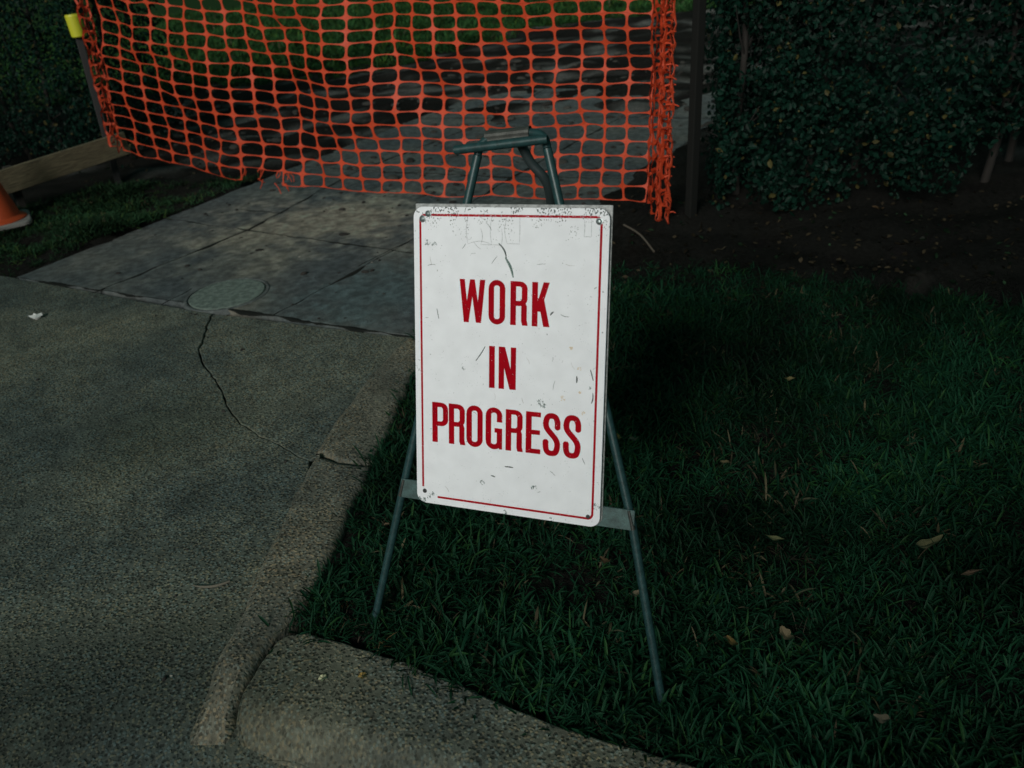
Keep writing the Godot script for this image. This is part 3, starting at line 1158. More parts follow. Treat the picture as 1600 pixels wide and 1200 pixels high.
	for iu in 3:
		for iw in 4:
			var c := []
			for q in [[iu, iw], [iu + 1, iw], [iu + 1, iw + 1], [iu, iw + 1]]:
				var un: float = us[q[0]] + (0.03 * sin(q[0] * 5.0 + q[1] * 3.0) if q[0] > 0 and q[0] < 3 and q[1] > 0 else 0.0)
				var wn: float = ws[q[1]] + (0.12 * sin(q[0] * 7.0 + q[1] * 2.0) if q[1] > 0 else 0.0)
				c.append(j0 + adir * 0.008 + jdir * un * width + adir * wn)
			var mid: Vector2 = (c[0] + c[1] + c[2] + c[3]) / 4.0
			var poly := PackedVector2Array()
			for p in c:
				poly.append(p + (mid - p).normalized() * 0.0035)
			var lift := 0.0012 * sin(iu * 3.1 + iw * 1.7)
			var hf := func(x, z): return h_apron(x, z) + lift
			put("slab", sheet(dense(poly, 0.05, 0.007), hf, 0.09, 0.002, 0.06), M.apron, apron)
	# dark dirt lodged in the joints of the slabs
	var corner := func(iu: int, iw: int) -> Vector2:
		var un: float = us[iu] + (0.03 * sin(iu * 5.0 + iw * 3.0) if iu > 0 and iu < 3 and iw > 0 else 0.0)
		var wn: float = ws[iw] + (0.12 * sin(iu * 7.0 + iw * 2.0) if iw > 0 else 0.0)
		return j0 + adir * 0.008 + jdir * un * width + adir * wn
	for iu in 4:
		for iw in 5:
			if iu < 3 and iw < 4:
				dirt_line(apron, corner.call(iu, iw), corner.call(iu + 1, iw), 0.013 if iw == 0 else 0.009)
			if iw < 4 and iu > 0 and iu < 3:
				dirt_line(apron, corner.call(iu, iw), corner.call(iu, iw + 1), 0.010)
	for c in [[[250, 472], [300, 446]], [[142, 454], [166, 447]], [[560, 412], [640, 372]], [[375, 324], [440, 330]]]:
		dirt_line(apron, G2(c[0][0], c[0][1]), G2(c[1][0], c[1][1]), 0.007)
	apron_poly = PackedVector2Array([j0, j1, j1 + adir * 4.7, j0 + adir * 4.7])
	paved_poly = PackedVector2Array([j0 - jdir * 2.6, j0, j0 + adir * 4.7, j1 + adir * 4.7, j1])
	paved_poly.append_array(kr_reversed(kr))
	paved_poly.append_array(slab_top)
	paved_poly.append_array(PackedVector2Array([Vector2(3.0, -0.2), Vector2(-5.2, -0.2), Vector2(-5.2, -3.6)]))
	lawn_poly = PackedVector2Array()
	lawn_poly.append(j1 + Vector2(0.03, 0.0))
	for p in kr_reversed(kr):
		lawn_poly.append(p + Vector2(0.030, 0.004))
	lawn_poly.append_array(slab_top)
	lawn_poly.append_array(PackedVector2Array([Vector2(5.0, -0.4), Vector2(5.5, -2.5), G2(1600, 455), G2(1450, 440), G2(1300, 425), G2(1150, 405), G2(1040, 398), G2(960, 402), j1 + adir * 0.9 + jdir * 0.1]))
	left_lawn = PackedVector2Array([j0 - jdir * 0.02, j0 + adir * 1.75, G2(250, 290), G2(150, 300), G2(0, 330), G2(-300, 330), G2(-500, 430)])
	var sp := PackedVector2Array([Vector2(-9, -12.5), Vector2(7, -12.5), Vector2(7, -0.6), Vector2(-9, -0.6)])
	tag(structure("soil", sheet(sp, h_soil, 0.085, 0.002, 0.05, c_soil), M.soil), "dark bare soil with pale dried mud patches", "soil")
	var far := PlaneMesh.new()
	far.size = Vector2(300, 300)
	var fo := structure("ground", far, matte(lin(0.03, 0.04, 0.028), 0.95))
	fo.material_override.metallic_specular = 0.0
	fo.position = Vector3(0, -0.13, -40)
	tag(fo, "flat dark ground reaching away beyond the garden", "ground")

func dirt_line(parent: Node, a: Vector2, b: Vector2, wide: float):      # an uneven low ridge of dirt along a joint
	var n := maxi(3, int(a.distance_to(b) / 0.03))
	var t := (b - a).normalized()
	var side := Vector2(-t.y, t.x)
	var st := SurfaceTool.new()
	st.begin(Mesh.PRIMITIVE_TRIANGLES)
	var rows := []
	for i in n + 1:
		var p := a.lerp(b, float(i) / n)
		p += side * 0.010 * n_fine.get_noise_2d(p.x * 14.0, p.y * 14.0)
		var w := wide * clampf(0.5 + 2.0 * n_mid.get_noise_2d(p.x * 6.0, p.y * 6.0) + 0.8 * n_fine.get_noise_2d(p.x * 50.0, p.y * 50.0), 0.02, 2.2)
		var row := []
		for k in 5:
			var s := (k - 2) / 2.0
			var q := p + side * s * w
			row.append(Vector3(q.x, h_apron(q.x, q.y) + 0.0035 * (1.0 - s * s) - 0.001, q.y))
		rows.append(row)
	for i in n:
		for k in 4:
			facing(st, rows[i][k], rows[i][k + 1], rows[i + 1][k + 1], Vector3.UP)
			facing(st, rows[i][k], rows[i + 1][k + 1], rows[i + 1][k], Vector3.UP)
	put("joint_dirt", st.commit(), M.dirt, parent)

func kr_reversed(k: PackedVector2Array) -> PackedVector2Array:
	var out := PackedVector2Array()
	for i in range(k.size() - 1, 5, -1):
		out.append(k[i])
	return out

func build_net():
	var base_r := G(1079, 343)
	var base_l := G(184, 281)
	net_at = base_r + Vector3(-0.02, 0, 0.05)
	var along := (base_r - base_l).normalized()
	net_n = along.cross(Vector3.UP)
	if net_n.z < 0:
		net_n = -net_n
	net_at += net_n * 0.02
	M.net = matte(lin(0.50, 0.050, 0.012), 0.65)
	M.net.backlight = Color(0.5, 0.16, 0.06)
	var o := thing("barrier_net", "torn orange plastic barrier net hung across the driveway between two posts", "net", base_r)
	var st := SurfaceTool.new()
	st.begin(Mesh.PRIMITIVE_TRIANGLES)
	var shift := func(c, r): return net_point(c, r) - base_r
	for c in 26:
		for r in 17:
			if r == 0 and (c == 7 or c == 8):
				continue
			net_cell(st, shift, c, r, 0.467, 0.471)
	# frayed strands at the tear and along the lower edge
	for i in 16:
		var c := 7.0 + 2.4 * rng.randf()
		var p: Vector3 = shift.call(c, 1.0 if i < 10 else 0.2)
		var q := p + along * rng.randf_range(-0.05, 0.05) + Vector3(0, -rng.randf_range(0.01, 0.07), 0) + net_n * rng.randf_range(-0.03, 0.03)
		tube(st, [p, p.lerp(q, 0.5) + net_n * rng.randf_range(-0.02, 0.02), q], [0.004, 0.003, 0.003], 5)
	put("mesh_panel", st.commit(), M.net, o)
	# the ends are gathered in folds round the posts
	for side in 2:
		st = SurfaceTool.new()
		st.begin(Mesh.PRIMITIVE_TRIANGLES)
		for layer in (2 if side == 0 else 1):
			var folds := func(c, r):
				var y: float = (312.0 + 18.0 * layer + 4.0 * c - r * (22.6 + layer * 0.5)) if side == 0 else (236.0 - r * 18.4 - c * 4.0)
				var zig := absf(fmod(c + 0.3 * layer, 2.0) - 1.0)
				var wob := 4.0 * n_mid.get_noise_2d(c * 2.0 + layer * 30.0 + side * 70.0, r * 1.7)
				y += 4.0 * n_mid.get_noise_2d(c * 2.0 + layer * 20.0, r * 1.3 + 90.0)
				var x: float = (1016.0 + 7.5 * c + 6.0 * layer + wob + 10.0 * (1.0 - y / 320.0)) if side == 0 else (194.0 - 5.5 * c + wob * 0.8 - 0.235 * (236.0 - y))
				return on_plane(x, y, net_at, net_n) + net_n * (0.07 * zig - 0.02 + 0.03 * layer) - base_r
			for c in (4 if side == 0 else 3):
				for r in (15 if side == 0 else 13):
					net_cell(st, folds, c, r, 0.40, 0.43)
		if side == 0:                                     # cut strand ends standing out past the post
			for i in 30:
				var y := 8.0 + 11.0 * i + rng.randf_range(-3, 3)
				var p := on_plane(1046 + rng.randf_range(-6, 6), y, net_at, net_n) - base_r + net_n * 0.05
				var q := on_plane((1064 if i % 2 == 0 and i < 15 else 1056) + rng.randf_range(-4, 5), y + rng.randf_range(-7, 4), net_at, net_n) - base_r + net_n * rng.randf_range(0.03, 0.12)
				tube(st, [p, p.lerp(q, 0.6) + Vector3(0, 0.006, 0), q], [0.006, 0.0042, 0.003], 5)
		put("gathered_end", st.commit(), M.net, o)
	# posts
	var wood := matte(lin(0.013, 0.014, 0.013), 0.85)
	wood.metallic_specular = 0.15
	var pr := thing("fence_post", "dark square timber post holding the gathered end of the net beside the hedge", "post", base_r)
	var bx := put("shaft", post_mesh(0.046, 0.042, 1.55), wood, pr)
	bx.rotation = Vector3(0, 0.5, -0.03)
	var pl := thing("fence_post", "dark steel picket with a yellow safety cap at the net's far end", "post", base_l)
	put("shaft", post_mesh(0.045, 0.045, 1.05), matte(lin(0.02, 0.02, 0.02), 0.7), pl).rotation = Vector3(0, 0.4, -0.045)
	var top := on_plane(118, 38, base_l, Vector3(0, 0, 1)) - base_l
	var cap := put("safety_cap", lathe([Vector2(0.0, -0.075), Vector2(0.043, -0.075), Vector2(0.047, -0.07), Vector2(0.050, 0.05), Vector2(0.046, 0.06), Vector2(0.0, 0.063)], 20), matte(lin(0.55, 0.56, 0.03), 0.45), pl)
	cap.position = Vector3(top.x, top.y, 0)

func post_mesh(a: float, b: float, h: float) -> ArrayMesh:
	var st := SurfaceTool.new()
	st.begin(Mesh.PRIMITIVE_TRIANGLES)
	var o := round_rect(-a * 0.5, -b * 0.5, a * 0.5, b * 0.5, [0.005, 0.005, 0.005, 0.005], 2)
	var n := o.size()
	var c := Vector3(0, h, 0)
	var rows := 8
	for i in n:
		var p := o[i]
		var q := o[(i + 1) % n]
		for k in rows:
			var y0 := -0.05 + (h + 0.05) * k / rows
			var y1 := -0.05 + (h + 0.05) * (k + 1) / rows
			quad(st, Vector3(p.x, y0, p.y), Vector3(q.x, y0, q.y), Vector3(q.x, y1, q.y), Vector3(p.x, y1, p.y))
		quad(st, c, Vector3(p.x, h, p.y), Vector3(q.x, h, q.y), c)
	return st.commit()

func build_hedges():
	var tone := Color(0.0034, 0.0185, 0.0118)
	make_hedge("large clipped dark hedge beside the timber post, over bare soil", Vector2(1.10, -4.02), Vector2(4.6, -3.5), Vector2(0.25, -0.95), 2.1, 98000, func(u): return 0.03 + 0.28 * smooth(0.20, 0.42, u) + 0.05 * sin(u * 40.0), tone)
	make_hedge("dark leafy hedge behind the plank and the yellow-capped picket", Vector2(-2.80, -6.35), Vector2(-5.9, -7.5), Vector2(0.40, -0.95), 2.0, 60000, func(u): return 0.05 + 0.06 * sin(u * 30.0), tone)

	# added unseen behind the camera to darken the edges: two trees and a tall hedge between which the low sun reaches the driveway
	make_tree("unseen tall tree added beyond the road to shade the lawn side", sun_side(3.05, 9.0), 8.6, Vector3(3.2, 3.4, 3.2), 21000)
	make_tree("unseen tall tree added beyond the road to shade the plank side", sun_side(-6.6, 10.5), 8.8, Vector3(3.0, 3.3, 3.0), 15000)
	var ha := sun_side(1.6, 8.6)  # added hedge, its height chosen to shade the near ground
	var hb := sun_side(-5.0, 8.6)
	make_hedge("unseen tall hedge added across the road to shade the near ground", Vector2(ha.x, ha.z), Vector2(hb.x, hb.z), Vector2(-0.35, 0.9), 4.2, 27000, func(u): return 0.05, tone, 2.9)

func sun_side(across: float, along: float) -> Vector3:
	var d := Vector3(-0.387, 0, 0.922)                 # on the ground, towards the sun
	return Vector3(0.922, 0, 0.387) * across + d * along + Vector3(0, -0.1, 0)

func build_grass():
	var near := []
	for i in 7:
		near.append(blade_mesh(9, 100 + i, [0.058, 0.062, 0.05, 0.066, 0.055, 0.07, 0.045][i], [0.0052, 0.0056, 0.0046, 0.0058, 0.005, 0.0032, 0.0028][i], 0.03))
	var lawn := Node3D.new()
	lawn.name = "grass"
	lawn.set_meta("kind", "stuff")
	tag(lawn, "thick dark green broad-bladed grass of the verge around the sign", "grass")
	add_child(lawn)
	var dead1 := G2(1215, 850)
	var dead2 := G2(815, 1045)
	var keep := func(x, z):
		var p := Vector2(x, z)
		var k := 1.0
		k *= 1.0 - 0.75 * (1.0 - smooth(0.0, 0.13, p.distance_to(dead1)))
		k *= 1.0 - 0.7 * (1.0 - smooth(0.0, 0.05, p.distance_to(dead2)))
		var far_edge := smooth(-3.8, -2.9, z - 0.35 * (x - 0.6) + 0.25 * n_mid.get_noise_2d(x * 4.0, z * 4.0))
		return k * clampf(far_edge + 0.12, 0.0, 1.0) * clampf(0.75 + 0.5 * n_mid.get_noise_2d(x * 6.0 + 20.0, z * 6.0), 0.2, 1.0)
	scatter_grass(lawn, lawn_poly, 27000, h_lawn, near, M.grass, Color(0.0072, 0.0365, 0.0175), 0.0, keep)
	var straw := [blade_mesh(7, 150, 0.055, 0.0022, 0.03), blade_mesh(6, 151, 0.04, 0.003, 0.03)]
	scatter_grass(lawn, lawn_poly, 1500, h_lawn, straw, M.grass, Color(0.060, 0.052, 0.036), 0.0, func(x, z):
		var p := Vector2(x, z)
		return clampf(0.06 + (1.0 - smooth(0.02, 0.16, p.distance_to(dead1))) + (1.0 - smooth(0.01, 0.08, p.distance_to(dead2))) + 0.5 * smooth(0.15, 0.5, n_mid.get_noise_2d(x * 3.0 + 11.0, z * 3.0)), 0.0, 1.0))
	var ll := Node3D.new()
	ll.name = "grass_001"
	ll.set_meta("kind", "stuff")
	tag(ll, "short dark grass strip between the slab path and the plank", "grass")
	add_child(ll)
	scatter_grass(ll, left_lawn, 5200, h_soil, near.slice(0, 3), M.grass, Color(0.018, 0.05, 0.022), 0.0, func(x, z): return clampf(0.6 + 0.8 * n_mid.get_noise_2d(x * 3.0, z * 3.0), 0.1, 1.0))
	var fl := Node3D.new()
	fl.name = "grass_002"
	fl.set_meta("kind", "stuff")
	tag(fl, "green lawn far behind the orange net", "grass")
	add_child(fl)
	var big := [blade_mesh(14, 200, 0.10, 0.012, 0.07), blade_mesh(14, 201, 0.10, 0.012, 0.07)]
	var fp := PackedVector2Array([Vector2(-7, -9.3), Vector2(-1.4, -9.8), Vector2(-0.3, -10.8), Vector2(1.0, -12.5), Vector2(8, -13), Vector2(9, -22), Vector2(-12, -22)])
	scatter_grass(fl, fp, 26000, func(x, z): return h_soil(x, z) if z > -12.4 else -0.02, big, M.grass, Color(0.020, 0.060, 0.018), 0.0, func(x, z): return clampf(0.4 + smooth(-9.5, -11.0, z) + 0.5 * n_mid.get_noise_2d(x * 2.0, z * 2.0), 0.1, 1.0))
	var sub := PlaneMesh.new()
	sub.size = Vector2(70, 40)
	var so := structure("lawn", sub, matte(lin(0.02, 0.045, 0.018), 0.95))
	so.material_override.metallic_specular = 0.0
	so.position = Vector3(-1.5, -0.03, -32.4)
	tag(so, "green turf under the far lawn", "lawn")

func build_sign():
	var U := Vector3(0.9211, 0.0171, 0.3889).normalized()
	var V := Vector3(0.1085, 0.9481, -0.2988)
	V = (V - U * V.dot(U)).normalized()
	var N := U.cross(V)
	var o := thing("work_sign", "white WORK IN PROGRESS sign with red lettering on a steel A-frame stand", "sign")
	o.transform = Transform3D(Basis(U, V, N), Vector3(-0.1588, 0.9034, -1.6179))
	var tex: ImageTexture = sign_print()[0]
	var face := matte(Color.WHITE, 0.5)
	face.albedo_texture = tex
	face.metallic_specular = 0.15
	var H := 0.6142
	var fp := put("front_panel", plate_mesh(round_rect(0, -H, 0.4, 0, [0.021, 0.021, 0.021, 0.021]), -0.002, 0.0012, 0.0006, Vector2(0.4, H)), face, o)
	fp.set_meta("label", "scuffed white panel printed WORK IN PROGRESS in red")
	var bt := matte(lin(0.62, 0.66, 0.65), 0.5)
	bt.albedo_texture = M.scr_tex
	bt.uv1_triplanar = true
	bt.uv1_scale = Vector3.ONE * 3.0
	put("backing_panel", plate_mesh(round_rect(-0.001, -H - 0.001, 0.402, 0.006, [0.021, 0.021, 0.002, 0.002]), -0.0135, -0.0105, 0.0006, Vector2(0.4, H)), bt, o)
	var steel := matte(lin(0.036, 0.112, 0.115), 0.42, 0.1)
	steel.albedo_texture = M.scr_tex
	steel.uv1_triplanar = true
	steel.uv1_scale = Vector3(2.5, 2.5, 2.5)
	var tz := -0.026
	var q := 1.007
	var R := 0.0088
	# front frame: a bent tube whose top runs through the hook
	put("leg", tube_mesh([Vector3(-0.137, -0.968, tz), Vector3(-0.048, -0.60, tz), Vector3(0.1265, 0.098, tz)], R), steel, o)
	put("leg", tube_mesh([Vector3(0.540, -1.0, tz), Vector3(0.4575, -0.60, tz), Vector3(0.268, 0.108, tz)], R), steel, o)
	put("top_bend", tube_mesh(bezier([Vector3(0.1265, 0.098, tz), Vector3(0.132, 0.118, tz - 0.004), Vector3(0.150, 0.132, tz - 0.012), Vector3(0.19, 0.136, tz - 0.014), Vector3(0.236, 0.139, tz - 0.012), Vector3(0.260, 0.128, tz - 0.005), Vector3(0.268, 0.108, tz)], 5), R * 0.92), steel, o)
	put("handle_bar", tube_mesh([Vector3(0.086, 0.107, tz + 0.02), Vector3(0.089, 0.1073, tz + 0.02), Vector3(0.272, 0.124, tz + 0.02), Vector3(0.275, 0.1243, tz + 0.02)], [0.007, 0.0088, 0.0088, 0.007]), steel, o)
	# folded sheet hook over the bend
	var st := SurfaceTool.new()
	st.begin(Mesh.PRIMITIVE_TRIANGLES)
	var prof := []
	for i in 11:
		var a := -0.5 + (PI + 0.9) * i / 10.0
		prof.append(Vector2(cos(a), sin(a)) * 0.0122)
	prof.push_front(prof[0] + Vector2(-0.002, -0.014))
	for i in prof.size() - 1:
		for layer in [1.0, 0.84]:
			var p0: Vector2 = prof[i] * layer
			var p1: Vector2 = prof[i + 1] * layer
			var x0 := 0.139
			var x1 := 0.229
			var A := Vector3(x0, 0.133 + p0.y, tz - 0.013 + p0.x)
			var B := Vector3(x1, 0.140 + p0.y, tz - 0.013 + p0.x)
			var C := Vector3(x1, 0.140 + p1.y, tz - 0.013 + p1.x)
			var D := Vector3(x0, 0.133 + p1.y, tz - 0.013 + p1.x)
			if layer == 1.0:
				quad(st, A, D, C, B)
			else:
				quad(st, A, B, C, D)
	var worn := matte(lin(0.13, 0.14, 0.125), 0.45, 0.4)
	worn.albedo_texture = M.scr_tex
	worn.uv1_triplanar = true
	worn.uv1_scale = Vector3.ONE * 1.5
	put("hook", st.commit(), worn, o)
	# rear leg hinged on the hook, bent, ending in the grass behind the panel
	var to_local := o.transform.affine_inverse()
	var foot := to_local * (G(918, 690) + Vector3(0, -0.01, 0))
	var k0 := Vector3(0.198, 0.134, tz - 0.026)
	var k1 := Vector3(0.216, 0.088, tz - 0.052)
	var k2 := Vector3(0.243, 0.045, tz - 0.080)
	put("rear_leg", tube_mesh(bezier([k0, k1, k2, k2.lerp(foot, 0.12), k2.lerp(foot, 0.5), foot], 5), 0.0095), matte(lin(0.03, 0.045, 0.046), 0.5, 0.2), o)
	# flat brace across the legs
	var brace_paint := matte(lin(0.10, 0.20, 0.19), 0.5)
	brace_paint.albedo_texture = M.scr_tex
	brace_paint.uv1_triplanar = true
	brace_paint.uv1_scale = Vector3.ONE * 2.0
	put("brace", plate_mesh(round_rect(-0.046, -0.616, 0.4655, -0.574, [0.002, 0.002, 0.002, 0.002], 2), tz + 0.008, tz + 0.0125, 0.0008, Vector2(1, 1)), brace_paint, o)
	for x in [-0.040, 0.4535]:
		put("weld", tube_mesh([Vector3(x, -0.576, tz + 0.011), Vector3(x - signf(x) * 0.0 + (0.010 if x > 0 else -0.010), -0.614, tz + 0.011)], [0.0035, 0.0045], 8), worn, o)
	# bolts through the corners
	var bolt := matte(lin(0.20, 0.24, 0.24), 0.35, 0.7)
	for b in [[0.033, -0.0135, 0.0052], [0.0205, -0.0235, 0.0056], [0.3805, -0.0235, 0.0052]]:
		var bo := put("bolt", lathe([Vector2(b[2] * 1.25, 0), Vector2(b[2] * 1.25, 0.0012), Vector2(b[2], 0.0014), Vector2(b[2] * 0.92, 0.003), Vector2(b[2] * 0.5, 0.0040), Vector2(0.0, 0.0042)], 14), bolt, o)
		bo.rotation.x = PI / 2.0
		bo.position = Vector3(b[0], b[1], 0.0012)
	for b in [[0.0185, -0.588, 0.0038], [0.376, -0.594, 0.0034]]:  # the two lower holes as raised dark discs, their shade put into the colour
		var bo := put("hole_disc", lathe([Vector2(b[2] * 1.3, 0), Vector2(b[2] * 1.2, 0.0008), Vector2(b[2] * 0.6, 0.0012), Vector2(0, 0.0006)], 12), matte(lin(0.02, 0.025, 0.025), 0.6), o)
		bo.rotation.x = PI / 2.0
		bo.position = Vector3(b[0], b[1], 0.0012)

func build_left_side():
	# plank on a peg beside the path
	var base_a := G(190, 282)
	var base_b := G(0, 338)
	var facing_us := Vector3(base_a.x, 0, base_a.z).normalized()
	var a := on_plane(192, 206, base_a + Vector3(0, 0, 0.05), facing_us)
	var low := on_plane(196, 241, base_a + Vector3(0, 0, 0.05), facing_us)
	var b := on_plane(0, 266, base_b, facing_us)
	var d := (b - a).normalized()
	var hh := a.y - low.y
	var o := thing("plank_barrier", "weathered timber plank nailed to a dark peg behind the traffic cone", "plank", Vector3(a.x, 0, a.z))
	var t := 0.035
	var wood := matte(lin(0.22, 0.195, 0.125), 0.85)
	wood.albedo_texture = wood_tex()
	wood.uv1_triplanar = true
	wood.uv1_scale = Vector3(1.2, 6.0, 1.2)
	var up := Vector3(0, 1, 0) - d * d.y
	up = up.normalized()
	var pm := plate_mesh(round_rect(0.0, -hh, a.distance_to(b) + 0.55, 0.0, [0.004, 0.004, 0.004, 0.004], 2), -t * 0.5, t * 0.5, 0.003, Vector2(1, 1))
	var p := put("plank", pm, wood, o)
	p.transform = Transform3D(Basis(d, up, d.cross(up)), Vector3(0, a.y, 0))
	var at := G(36, 326)
	var back := d.cross(up)
	if back.z > 0:
		back = -back
	var peg := put("peg", post_mesh(0.05, 0.035, low.y + 0.10), matte(lin(0.03, 0.028, 0.024), 0.9), o)
	peg.position = Vector3(at.x - a.x, 0, at.z - a.z) + back * 0.0
	peg.rotation.y = atan2(-d.z, d.x)
	# cone
	var c := G(3, 349, 0.02)
	var ch := h_soil(c.x, c.z) + 0.012
	var cn := thing("traffic_cone", "orange traffic cone with a pale scuffed base rim in front of the plank", "cone", Vector3(c.x, ch, c.z))
	var orange := matte(lin(0.42, 0.06, 0.012), 0.6)
	put("body", lathe([Vector2(0.122, 0.03), Vector2(0.118, 0.05), Vector2(0.028, 0.44), Vector2(0.023, 0.45), Vector2(0.0, 0.452)], 36), orange, cn)
	var base := put("base", plate_mesh(round_rect(-0.165, -0.165, 0.165, 0.165, [0.05, 0.05, 0.05, 0.05]), 0.0, 0.03, 0.007, Vector2(1, 1)), matte(lin(0.20, 0.20, 0.185), 0.85), cn)
	base.rotation = Vector3(-PI / 2.0, 0.5, 0)
	put("collar", lathe([Vector2(0.15, 0.028), Vector2(0.148, 0.036), Vector2(0.120, 0.052), Vector2(0.117, 0.056)], 36), orange, cn)

func wood_tex() -> ImageTexture:
	var s := 512
	var a := noise(FastNoiseLite.TYPE_SIMPLEX, 0.03, 4, 61)
	var rgb := PackedByteArray()
	rgb.resize(s * s * 3)
	for y in s:
		for x in s:
			var v := 0.75 + 0.22 * a.get_noise_2d(x * 0.35, y * 2.2) + 0.12 * sin(y * 0.35 + 9.0 * a.get_noise_2d(x * 0.12, y * 0.4))
			v = clampf(v, 0.1, 1.0)
			var i := (y * s + x) * 3
			rgb[i] = int(v * 255)
			rgb[i + 1] = int(v * 250)
			rgb[i + 2] = int(v * 240)
	return image_rgb(rgb, s, s)

func loose_leaf(ln: float, wd: float, curl: float, lobes: int, sd: int) -> ArrayMesh:      # a dry leaf with a wavy outline
	var r := RandomNumberGenerator.new()
	r.seed = sd
	var st := SurfaceTool.new()
	st.begin(Mesh.PRIMITIVE_TRIANGLES)
	var n := 14
	var rows := []
	for i in n + 1:
		var t := float(i) / n
		var w := wd * 0.5 * pow(sin(PI * clampf(t * 0.97 + 0.02, 0, 1)), 0.75)
		if lobes > 0:
			w *= 0.62 + 0.38 * absf(cos(PI * t * lobes)) + r.randf_range(-0.08, 0.08)
		var y := 0.002 + curl * ln * pow(t - 0.45, 2.0) * 2.0
		var row := []
		for k in 5:
			var s := (k - 2) / 2.0
			row.append(Vector3(s * w + 0.1 * ln * sin(t * 2.0), y + absf(s) * w * (0.35 + 0.3 * sin(t * 7.0 + s + sd)), (t - 0.5) * ln))
		rows.append(row)
	for i in n:
		for k in 4:
			quad(st, rows[i][k], rows[i + 1][k], rows[i + 1][k + 1], rows[i][k + 1])
	return st.commit()

func build_small():
	# fallen leaves on the grass
	var leaves := [
		[1455, 838, 0.085, 0.032, 0.5, 0, Color(0.20, 0.20, 0.09), 1.7, "long pale olive leaf curled at both ends on the grass"],
		[1228, 980, 0.045, 0.036, 0.9, 3, Color(0.30, 0.25, 0.14), 0.3, "small ragged tan leaf lying alone on the grass"],
		[1144, 990, 0.048, 0.020, 0.4, 0, Color(0.30, 0.20, 0.05), 0.2, "narrow mustard yellow leaf upright in the grass near the sign leg"],
		[1380, 1112, 0.035, 0.026, 0.5, 0, Color(0.26, 0.23, 0.16), 0.9, "little grey tan leaf by the street kerb side of the lawn"],
		[1210, 828, 0.055, 0.016, 0.3, 0, Color(0.22, 0.24, 0.10), 1.2, "thin pale green leaf beside the bare patch in the grass"],
		[1523, 882, 0.060, 0.014, 0.2, 0, Color(0.14, 0.09, 0.05), 1.5, "brown twig-like dry leaf past the olive leaf"],
		[1135, 710, 0.040, 0.022, 0.4, 2, Color(0.24, 0.20, 0.09), 0.8, "ochre crumpled leaf on the lawn behind the sign leg"],
		[963, 672, 0.036, 0.022, 0.5, 0, Color(0.32, 0.26, 0.06), 0.4, "yellow leaf touching the sign panel edge"],
		[990, 675, 0.034, 0.026, 0.6, 0, Color(0.20, 0.22, 0.14), 1.0, "pale green leaf next to the yellow leaf at the panel"],
		[945, 868, 0.045, 0.026, 0.5, 3, Color(0.16, 0.10, 0.04), 0.5, "brown lobed leaf under the brace of the sign"],
		[992, 918, 0.045, 0.018, 0.8, 2, Color(0.28, 0.24, 0.15), 1.9, "curled beige leaf beside the sign's front leg"],
		[1235, 583, 0.040, 0.022, 0.4, 0, Color(0.30, 0.26, 0.10), 1.2, "small yellowish leaf out on the shaded lawn"],
		[606, 832, 0.022, 0.016, 0.5, 0, Color(0.28, 0.20, 0.12), 0.4, "tiny pinkish tan leaf by the sign leg near the kerb"],
		[1228, 326, 0.10, 0.045, 0.3, 0, Color(0.12, 0.08, 0.03), 1.4, "large brown leaf on the soil under the hedge"],
		[1372, 320, 0.07, 0.04, 0.3, 0, Color(0.12, 0.07, 0.02), 0.7, "rusty leaf on the soil below the hedge gap"],
		[1128, 385, 0.05, 0.022, 0.4, 0, Color(0.13, 0.11, 0.06), 1.1, "small dry leaf at the edge of the bare soil"]]
	var i := 0
	for q in leaves:
		var on_soil: bool = q[1] < 400
		var p := G(q[0], q[1], 0.03 if not on_soil else 0.0)
		p.y = h_soil(p.x, p.z) + 0.003 if on_soil else h_lawn(p.x, p.z) + 0.042
		var o := put("fallen_leaf", loose_leaf(q[2] * 0.85, q[3] * 0.85, q[4], q[5], 300 + i), matte(lin(q[6].r * 0.42, q[6].g * 0.40, q[6].b * 0.38), 0.8))
		tag(o, q[8], "leaf", "fallen leaves")
		o.transform = Transform3D(Basis(Vector3.UP, q[7]) * Basis(Vector3.RIGHT, 0.25 * sin(i * 2.0)), p)
		i += 1
	# scrap of paper on the driveway
	var pp := G(57, 493)
	var st := SurfaceTool.new()
	st.begin(Mesh.PRIMITIVE_TRIANGLES)
	var r := RandomNumberGenerator.new()
	r.seed = 8
	var pts := []
	for k in 9:
		var a := TAU * k / 9.0
		pts.append(Vector3(cos(a) * r.randf_range(0.03, 0.06), r.randf_range(0.001, 0.028), sin(a) * r.randf_range(0.03, 0.055)))
	for k in 9:
		quad(st, Vector3(0.004, 0.026, 0), pts[k], pts[(k + 1) % 9], Vector3(0.004, 0.026, 0))
		quad(st, Vector3(0, 0.001, 0), Vector3(pts[(k + 1) % 9].x * 0.6, 0.001, pts[(k + 1) % 9].z * 0.6), Vector3(pts[k].x * 0.6, 0.001, pts[k].z * 0.6), Vector3(0, 0.001, 0))
	var paper := put("paper_scrap", st.commit(), matte(lin(0.72, 0.73, 0.70), 0.9))
	paper.position = Vector3(pp.x, h_drive(pp.x, pp.z), pp.z)
	paper.scale = Vector3.ONE * 0.68
	tag(paper, "crumpled white paper scrap on the aggregate driveway", "paper")
	# curved twig
	var tp := []
	for k in 9:
		var g := G(300 + 7.3 * k, 912 + 5.0 * sin(PI * k / 8.0) - k * 0.9)
		tp.append(Vector3(g.x, h_drive(g.x, g.z) + 0.004, g.z))
	var tw := put("twig", tube_mesh(tp, [0.001, 0.002, 0.003, 0.0034, 0.0036, 0.0036, 0.0034, 0.003, 0.002], 7), matte(lin(0.14, 0.13, 0.10), 0.9))
	tag(tw, "thin curved dry twig lying on the driveway by the edging kerb", "twig")
